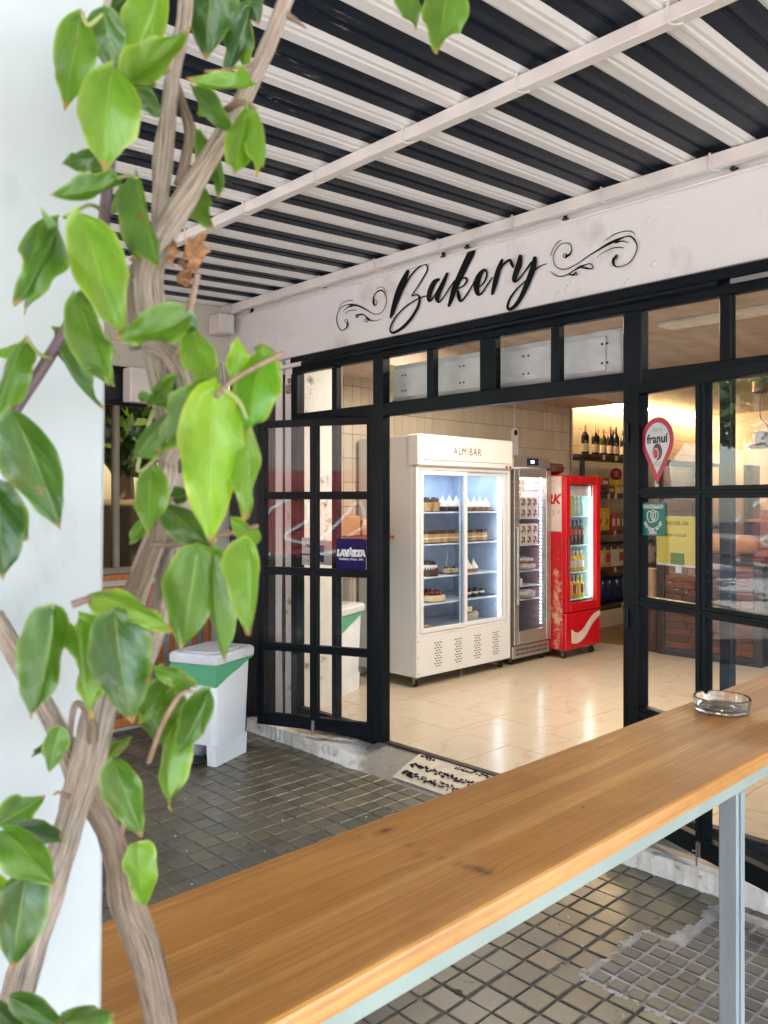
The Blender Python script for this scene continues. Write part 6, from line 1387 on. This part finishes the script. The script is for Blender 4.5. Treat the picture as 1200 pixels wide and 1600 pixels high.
# (base px, base py, tip px, tip py, width px, distance, material, roll deg, fold, curl)
LV = [(126, 20, 106, 152, 74, .53, 'm', 8, .25, .2), (162, 16, 182, 114, 66, .54, 'd', -12, .2, .2), (176, 104, 152, 244, 112, .50, 'b', 10, .5, .3), (196, 132, 288, 62, 66, .52, 'b', 25, .3, .2), (214, 138, 252, 182, 36, .56, 'd', 0, .3, .2), (250, -20, 216, 94, 82, .56, 'b', -14, .45, .2), (338, -50, 312, 78, 92, .61, 'd', 10, .3, .3), (392, 12, 358, 126, 52, .63, 'd', -30, .2, .1), (380, -40, 402, 32, 60, .63, 'd', 10, .2, .2),
      (160, 244, 100, 252, 40, .56, 'd', 20, .3, .2), (184, 284, 92, 322, 52, .53, 'm', -35, .3, .4), (64, 338, 30, 470, 56, .52, 'm', 35, .6, .3), (94, 342, 50, 462, 60, .53, 'm', -20, .4, .3), (126, 336, 184, 508, 98, .51, 'b', 6, .35, .25), (192, 296, 206, 394, 44, .57, 'd', 20, .3, .2), (212, 276, 246, 408, 66, .55, 'm', -24, .6, .2), (278, 280, 326, 342, 56, .63, 'm', 0, .3, .2),
      (303, 136, 346, 202, 42, .58, 'm', 20, .35, .2), (398, 132, 330, 146, 40, .57, 'b', -40, .4, .6), (384, 164, 372, 254, 58, .56, 'b', 4, .45, .2), (402, 172, 420, 246, 44, .55, 'b', -30, .5, .3), (316, 206, 352, 290, 42, .62, 'm', -25, .4, .2), (340, 250, 346, 292, 26, .63, 'm', -25, .4, .2),
      (120, 464, 166, 582, 70, .53, 'm', -15, .35, .2), (80, 520, 130, 645, 48, .56, 'm', 35, .5, .5), (130, 540, 176, 600, 46, .55, 'm', 10, .3, .3), (290, 500, 184, 540, 76, .50, 'm', -28, .25, .35), (300, 512, 326, 592, 62, .56, 'b', -8, .35, .3), (330, 560, 312, 640, 44, .60, 'm', 0, .3, .2), (374, 596, 376, 522, 42, .50, 'y', 15, .3, .2), (408, 548, 390, 662, 84, .50, 'y', 5, .35, .3), (336, 612, 318, 852, 116, .47, 'y', -3, .22, .16), (384, 652, 402, 806, 70, .48, 'b', -22, .5, .25), (352, 670, 362, 790, 50, .50, 'd', -22, .5, .25),
      (272, 640, 206, 714, 68, .53, 'm', 30, .5, .3), (236, 732, 230, 832, 60, .54, 'm', 15, .25, .2), (224, 820, 200, 852, 26, .55, 'm', 0, .3, .2), (256, 792, 332, 846, 60, .56, 'd', -10, .3, .2), (402, 842, 358, 802, 38, .52, 'b', 20, .5, .3), (308, 862, 286, 1022, 98, .52, 'm', -6, .3, .2), (332, 866, 334, 1040, 70, .53, 'm', 22, .45, .3), (386, 848, 402, 992, 68, .50, 'b', -20, .55, .3),
      (140, 926, 252, 964, 58, .51, 'b', -20, .3, .35), (180, 962, 196, 1132, 112, .49, 'd', 3, .28, .2), (120, 966, 132, 1120, 68, .50, 'b', 30, .55, .3), (84, 958, 66, 1128, 90, .49, 'd', -18, .4, .25), (22, 646, 104, 820, 96, .49, 'd', -12, .35, .2), (-6, 760, 10, 902, 84, .50, 'd', 10, .3, .2), (38, 530, -8, 640, 54, .54, 'm', 20, .4, .4), (18, 650, -4, 712, 36, .52, 'm', 0, .3, .2),
      (92, 1140, 72, 1208, 44, .54, 'm', 10, .3, .2), (-4, 1290, 60, 1250, 54, .52, 'm', 15, .4, .3), (6, 1296, 80, 1376, 76, .51, 'm', -15, .3, .3), (-12, 1370, 14, 1440, 44, .52, 'b', 0, .3, .2), (40, 1376, 14, 1520, 92, .50, 'd', 8, .3, .3), (20, 1560, 112, 1612, 44, .50, 'd', 0, .3, .2), (80, 1604, 160, 1592, 46, .52, 'm', 0, .3, .2), (-10, 1570, 30, 1620, 40, .52, 'd', 0, .3, .2), (140, 1620, 172, 1582, 36, .52, 'm', 0, .3, .2),
      (178, 1192, 222, 1308, 66, .52, 'm', -8, .45, .3), (216, 1326, 222, 1432, 60, .54, 'b', 5, .3, .35), (272, 1090, 236, 1170, 54, .56, 'm', 15, .4, .3), (328, 1080, 284, 1172, 56, .55, 'm', -10, .45, .5), (272, 1128, 250, 1250, 60, .56, 'b', 25, .5, .5), (302, 1066, 250, 1044, 42, .57, 'm', 30, .3, .2), (268, 1056, 222, 1122, 50, .58, 'm', 15, .3, .2), (224, 1096, 262, 1170, 44, .58, 'd', 0, .3, .2),
      (636, -30, 652, 40, 44, .62, 'm', -25, .4, .2), (704, -34, 684, 64, 82, .60, 'm', 4, .3, .2), (274, 588, 238, 628, 30, .57, 'm', 0, .3, .2), (212, 150, 196, 178, 24, .58, 'm', 0, .3, .2), (200, 100, 236, 150, 40, .60, 'd', 0, .3, .2), (170, 1180, 205, 1150, 22, .58, 'm', 0, .3, .2)]
rl = random.Random(21)
for q in rl.sample(LV, 44):
    s_ = rl.uniform(.42, .62); ang = rl.uniform(-1.1, 1.1); dx, dy = q[2] - q[0], q[3] - q[1]; ca, sa = math.cos(ang), math.sin(ang)
    bx, by = q[0] + rl.uniform(-14, 14), q[1] + rl.uniform(-10, 14)
    if bx > 400: continue
    LV.append((bx, by, bx + (dx * ca - dy * sa) * s_, by + (dx * sa + dy * ca) * s_, q[4] * s_ * 1.05, q[5] + .035, rl.choice('dmmb'), rl.uniform(-45, 45), rl.uniform(.3, .7), rl.uniform(.2, .6)))
for i, (bx, by, tx_, ty, wd, dist, mt, roll, fold, curl) in enumerate(LV):
    dt = random.uniform(-.03, .02) if wd < 90 else random.uniform(-.012, .01)
    pb = atT(bx, by, dist + .01); pt_ = atT(tx_, ty, dist + dt); L = (pt_ - pb).length
    ey = (pt_ - pb).normalized(); toc = (O - (pb + pt_) / 2).normalized(); ex = ey.cross(toc).normalized(); ez = ex.cross(ey)
    rm = Matrix.Rotation(R(roll), 3, ey); ex = rm @ ex; ez = rm @ ez
    Wm = (wd / F * dist) / L * .97
    me = leaf_mesh(100 + i, Wm, mt, curl, fold)
    for q in me.vertices: pass
    mw = Matrix(((ex.x * L, ey.x * L, ez.x * L, pb.x), (ex.y * L, ey.y * L, ez.y * L, pb.y), (ex.z * L, ey.z * L, ez.z * L, pb.z), (0, 0, 0, 1)))
    me.transform(mw); me.transform(Matrix.Translation(pb).inverted()); o = link('leaf', me, vine); P(o, vine); o.location = pb
    if mt == 'y' and wd > 100: o['label'] = 'large yellow-green leaf'
# dried brown leaves hanging from the trunk
drym = pm('dried_leaf', (.36, .17, .07), (.20, .09, .04), .7, sc=60, bmp=.6, bsc=90)
for k, (px, py, h_) in enumerate(((290, 372, 44), (302, 372, 50), (312, 366, 48), (276, 378, 36), (294, 402, 46))):
    b = MB(); vs = []; fs = []; c0 = atT(px, py, .575 + .004 * k); 
    for i in range(11):
        t = i / 10
        for j in range(7):
            s = j / 6 * 2 - 1; wv = .0055 * math.sin(math.pi * (.12 + .8 * t)) * (1 + .3 * math.sin(t * 13 + k)); ang = s * 1.3 + t * 1.2 + k
            vs.append((c0.x + wv * math.sin(ang) * RT[0] + .004 * math.sin(t * 9 + k), c0.y + wv * math.sin(ang) * RT[1] + wv * math.cos(ang), c0.z - t * h_ / F * .58 + .0015 * math.sin(s * 5 + t * 8)))
    for i in range(10):
        for j in range(6): q = i * 7 + j; fs.append((q, q + 1, q + 8, q + 7))
    b.add(vs, fs); P(b.build('dried_leaf', drym, vine, smooth=True), vine)['label'] = 'crumpled dry brown leaf'

# ================================================================== THE STREET BEHIND THE CAMERA (seen in the glass)
bm1 = pm('street_render', (.52, .49, .45), (.46, .43, .40), .8); brk = pm('street_brick', (.40, .33, .29), (.34, .27, .23), .8, sc=3)
winm = pm('street_window', (.03, .04, .05), rough=.15); shm = pm('street_shutter', (.30, .34, .30), rough=.6)
def building(x0, x1, y0, y1, h, mtl, lab):
    t = thing('apartment_building', lab, 'building', ((x0 + x1) / 2, y0, 0)); T0 = t.location
    P(MB().box((x0, y1, 0), (x1, y0, h)).build('wall', mtl, t), t); wmesh = MB().rbox((-.6, -.0, 0), (.6, .04, 1.5), .02).mesh('window', winm)
    nx = int((x1 - x0) / 2.4)
    for i in range(nx):
        for j in range(int(h / 3)):
            o = link('window', wmesh, t); o.location = Vector((x0 + 1.4 + i * 2.4, y0 + .005, .9 + j * 3)) - T0
    P(MB().rbox((x0 - .2, y1, h), (x1 + .2, y0 + .25, h + .3), .05).build('cornice', bm1, t), t)
building(-30, -14, -14, -22, 10, bm1, 'cream apartment building across the street'); building(-13.6, 2, -14, -22, 13, brk, 'red brick apartment building across the street'); building(2.4, 20, -14, -22, 9, bm1, 'pale lower apartment building across the street')
cm_ = leaf_mat('street_foliage', (.03, .09, .012), (.08, .19, .03), (.1, .2, .04), .3, .5)
def tree(x, y, h, r_, seed, lab):
    rg = random.Random(seed); t = thing('street_tree', lab, 'tree', (x, y, 0))
    tr_ = MB().tube(cr([(0, 0, 0), (.1, .05, h * .3), (-.05, .1, h * .55), (.1, 0, h * .8)], 4), [.17 - .012 * i for i in range(13)], 9)
    for k in range(6):
        a = k * 1.05 + rg.uniform(0, .5); tr_.tube(cr([(0, .05, h * .42), (r_ * .4 * math.cos(a), r_ * .4 * math.sin(a), h * .62), (r_ * .8 * math.cos(a), r_ * .8 * math.sin(a), h * .78)], 3), [.09, .08, .07, .06, .05, .04, .03], 6)
    tr_.build('trunk', bark2, t); b = MB(); cl = [(rg.uniform(-1, 1) * r_ * .75, rg.uniform(-1, 1) * r_ * .75, h * rg.uniform(.55, .95), rg.uniform(.4, .8) * r_ * .6) for _ in range(16)]
    for i in range(4200):
        c = rg.choice(cl); d_ = Vector((rg.gauss(0, 1), rg.gauss(0, 1), rg.gauss(0, .8))).normalized() * c[3] * rg.uniform(.5, 1.05); p = Vector(c[:3]) + d_
        u = Vector((rg.gauss(0, 1), rg.gauss(0, 1), rg.gauss(0, 1))).normalized() * rg.uniform(.07, .14); w_ = u.cross(Vector((rg.gauss(0, 1), rg.gauss(0, 1), 1))).normalized() * .06
        b.add([p - u, p + w_, p + u, p - w_], [(0, 1, 2, 3)])
    o = b.build('crown', cm_, t); o['kind'] = 'stuff'
tree(-8.6, -3.4, 5.2, 2.0, 1, 'leafy street tree at the kerb beyond the white car'); tree(-13, -1.5, 5.8, 2.3, 2, 'leafy street tree farther along the pavement'); tree(-9.5, 4.6, 4.6, 1.7, 3, 'leafy tree seen through the neighbouring shop window'); tree(-2.0, -8.5, 6, 2.2, 4, 'leafy tree across the road behind the red van'); tree(-10.5, -.2, 4.6, 1.9, 7, 'low bushy tree on the pavement left of the shop'); tree(-12.5, -6, 6.2, 2.6, 8, 'broad tree at the kerb past the parked car'); tree(-7.4, 2.9, 3.9, 1.2, 9, 'bushy tree in the yard behind the neighbouring window'); tree(-16, -7, 7, 2.8, 5, 'tall tree across the road at the far end'); tree(3.5, -4, 5.5, 2.0, 6, 'street tree near the red van')
def car(x, y, rz, mtl, lab, cat, L_=4.2, H_=1.45, van=False, name='parked_car'):
    t = thing(name, lab, cat, (x, y, 0), rz)
    if van: pr = [(-2.4, .35), (2.35, .35), (2.45, .9), (2.1, 1.15), (1.55, 2.0), (1.3, 2.15), (-2.3, 2.15), (-2.42, 1.9)]
    else: pr = [(-2.1, .3), (2.05, .3), (2.15, .62), (1.95, .82), (1.1, .93), (.45, 1.42), (-1.0, 1.46), (-1.75, 1.05), (-2.1, .95)]
    P_b = MB().prism(pr, 1.72); P_b.v = [(a, c - .86, z) if z < .95 else (a, (c - .86) * (1 - .10 * (z - .9)), z) for a, c, z in P_b.v]; P_b.build('body', mtl, t)
    for sy in (-1, 1):
        for wx in ((-1.35, 1.3) if not van else (-1.5, 1.5)):
            MB().lathe([(.20, -.1), (.32, -.1), (.33, 0), (.32, .1), (.20, .1)], n=20, mat=Matrix.Translation((wx, sy * .80, .33)) @ Matrix.Rotation(R(90), 4, 'X')).build('wheel', M['rubber'], t)
        ww = [(-.95, .98), (.95, .98), (.40, 1.36), (-.9, 1.38)] if not van else [(1.1, 1.25), (1.9, 1.25), (1.5, 1.85), (1.1, 1.9)]
        MB().prism(ww, .01, mat=Matrix.Translation((0, sy * .862 - .005, 0))).build('side_window', winm, t)
    return t
car(-7.4, -1.0 - 3.2, R(8), pm('car_white', (.72, .72, .72), rough=.12), 'white hatchback parked by the kerb under the tree', 'car')
vn = car(-3.6, -6.6, 0, pm('van_red', (.36, .05, .05), rough=.2), 'red delivery van with a white swash on its side', 'van', van=True, name='delivery_van')
b = MB()
for pts in ([(-1.9, 1.0), (-1.5, 1.5), (-1.0, 1.7), (-.9, 1.3), (-1.3, 1.0), (-.8, .9), (-.3, 1.3), (0, 1.6), (.1, 1.2), (-.2, 1.0)], [(.2, 1.0), (.5, 1.5), (.9, 1.6), (1.0, 1.2), (.6, 1.0)], [(-1.9, .75), (-1.0, .62), (0, .8), (1.2, .72)]):
    P2 = cr([(x, z, .10) for x, z in pts], 5)
    for i in range(len(P2) - 1):
        (x0, z0, _), (x1, z1, _) = P2[i], P2[i + 1]; L = math.hypot(x1 - x0, z1 - z0) or 1; nx, nz = -(z1 - z0) / L * .028, (x1 - x0) / L * .028
        yy = lambda z: .865 if z < .95 else .86 * (1 - .10 * (z - .9)) + .012
        b.add([(x0 + nx, yy(z0), z0 + nz), (x0 - nx, yy(z0), z0 - nz), (x1 - nx, yy(z1), z1 - nz), (x1 + nx, yy(z1), z1 + nz)], [(0, 1, 2, 3)])
b.build('swash_print', M['ink_white'], vn)
t = thing('screen_hedge', 'unseen hedge added to screen bright street paving from the door glass', 'hedge', (-3.9, -1.75, 0))  # added out of view, keeps sunlit paving out of the door reflections
MB().rbox((-1.7, -.16, .004), (1.7, .16, .40), .01).build('trough', M['galv'], t)
b = MB(); rg = random.Random(9)
for i in range(5200):
    p = Vector((rg.uniform(-1.68, 1.68), rg.uniform(-.2, .2), rg.uniform(.38, .92))); u = Vector((rg.gauss(0, 1), rg.gauss(0, 1), rg.gauss(0, 1))).normalized() * .045; w_ = u.cross(Vector((rg.gauss(0, 1), 1, rg.gauss(0, 1)))).normalized() * .022
    b.add([p - u, p + w_, p + u, p - w_], [(0, 1, 2, 3)])
b.build('foliage', cm_, t)['kind'] = 'stuff'
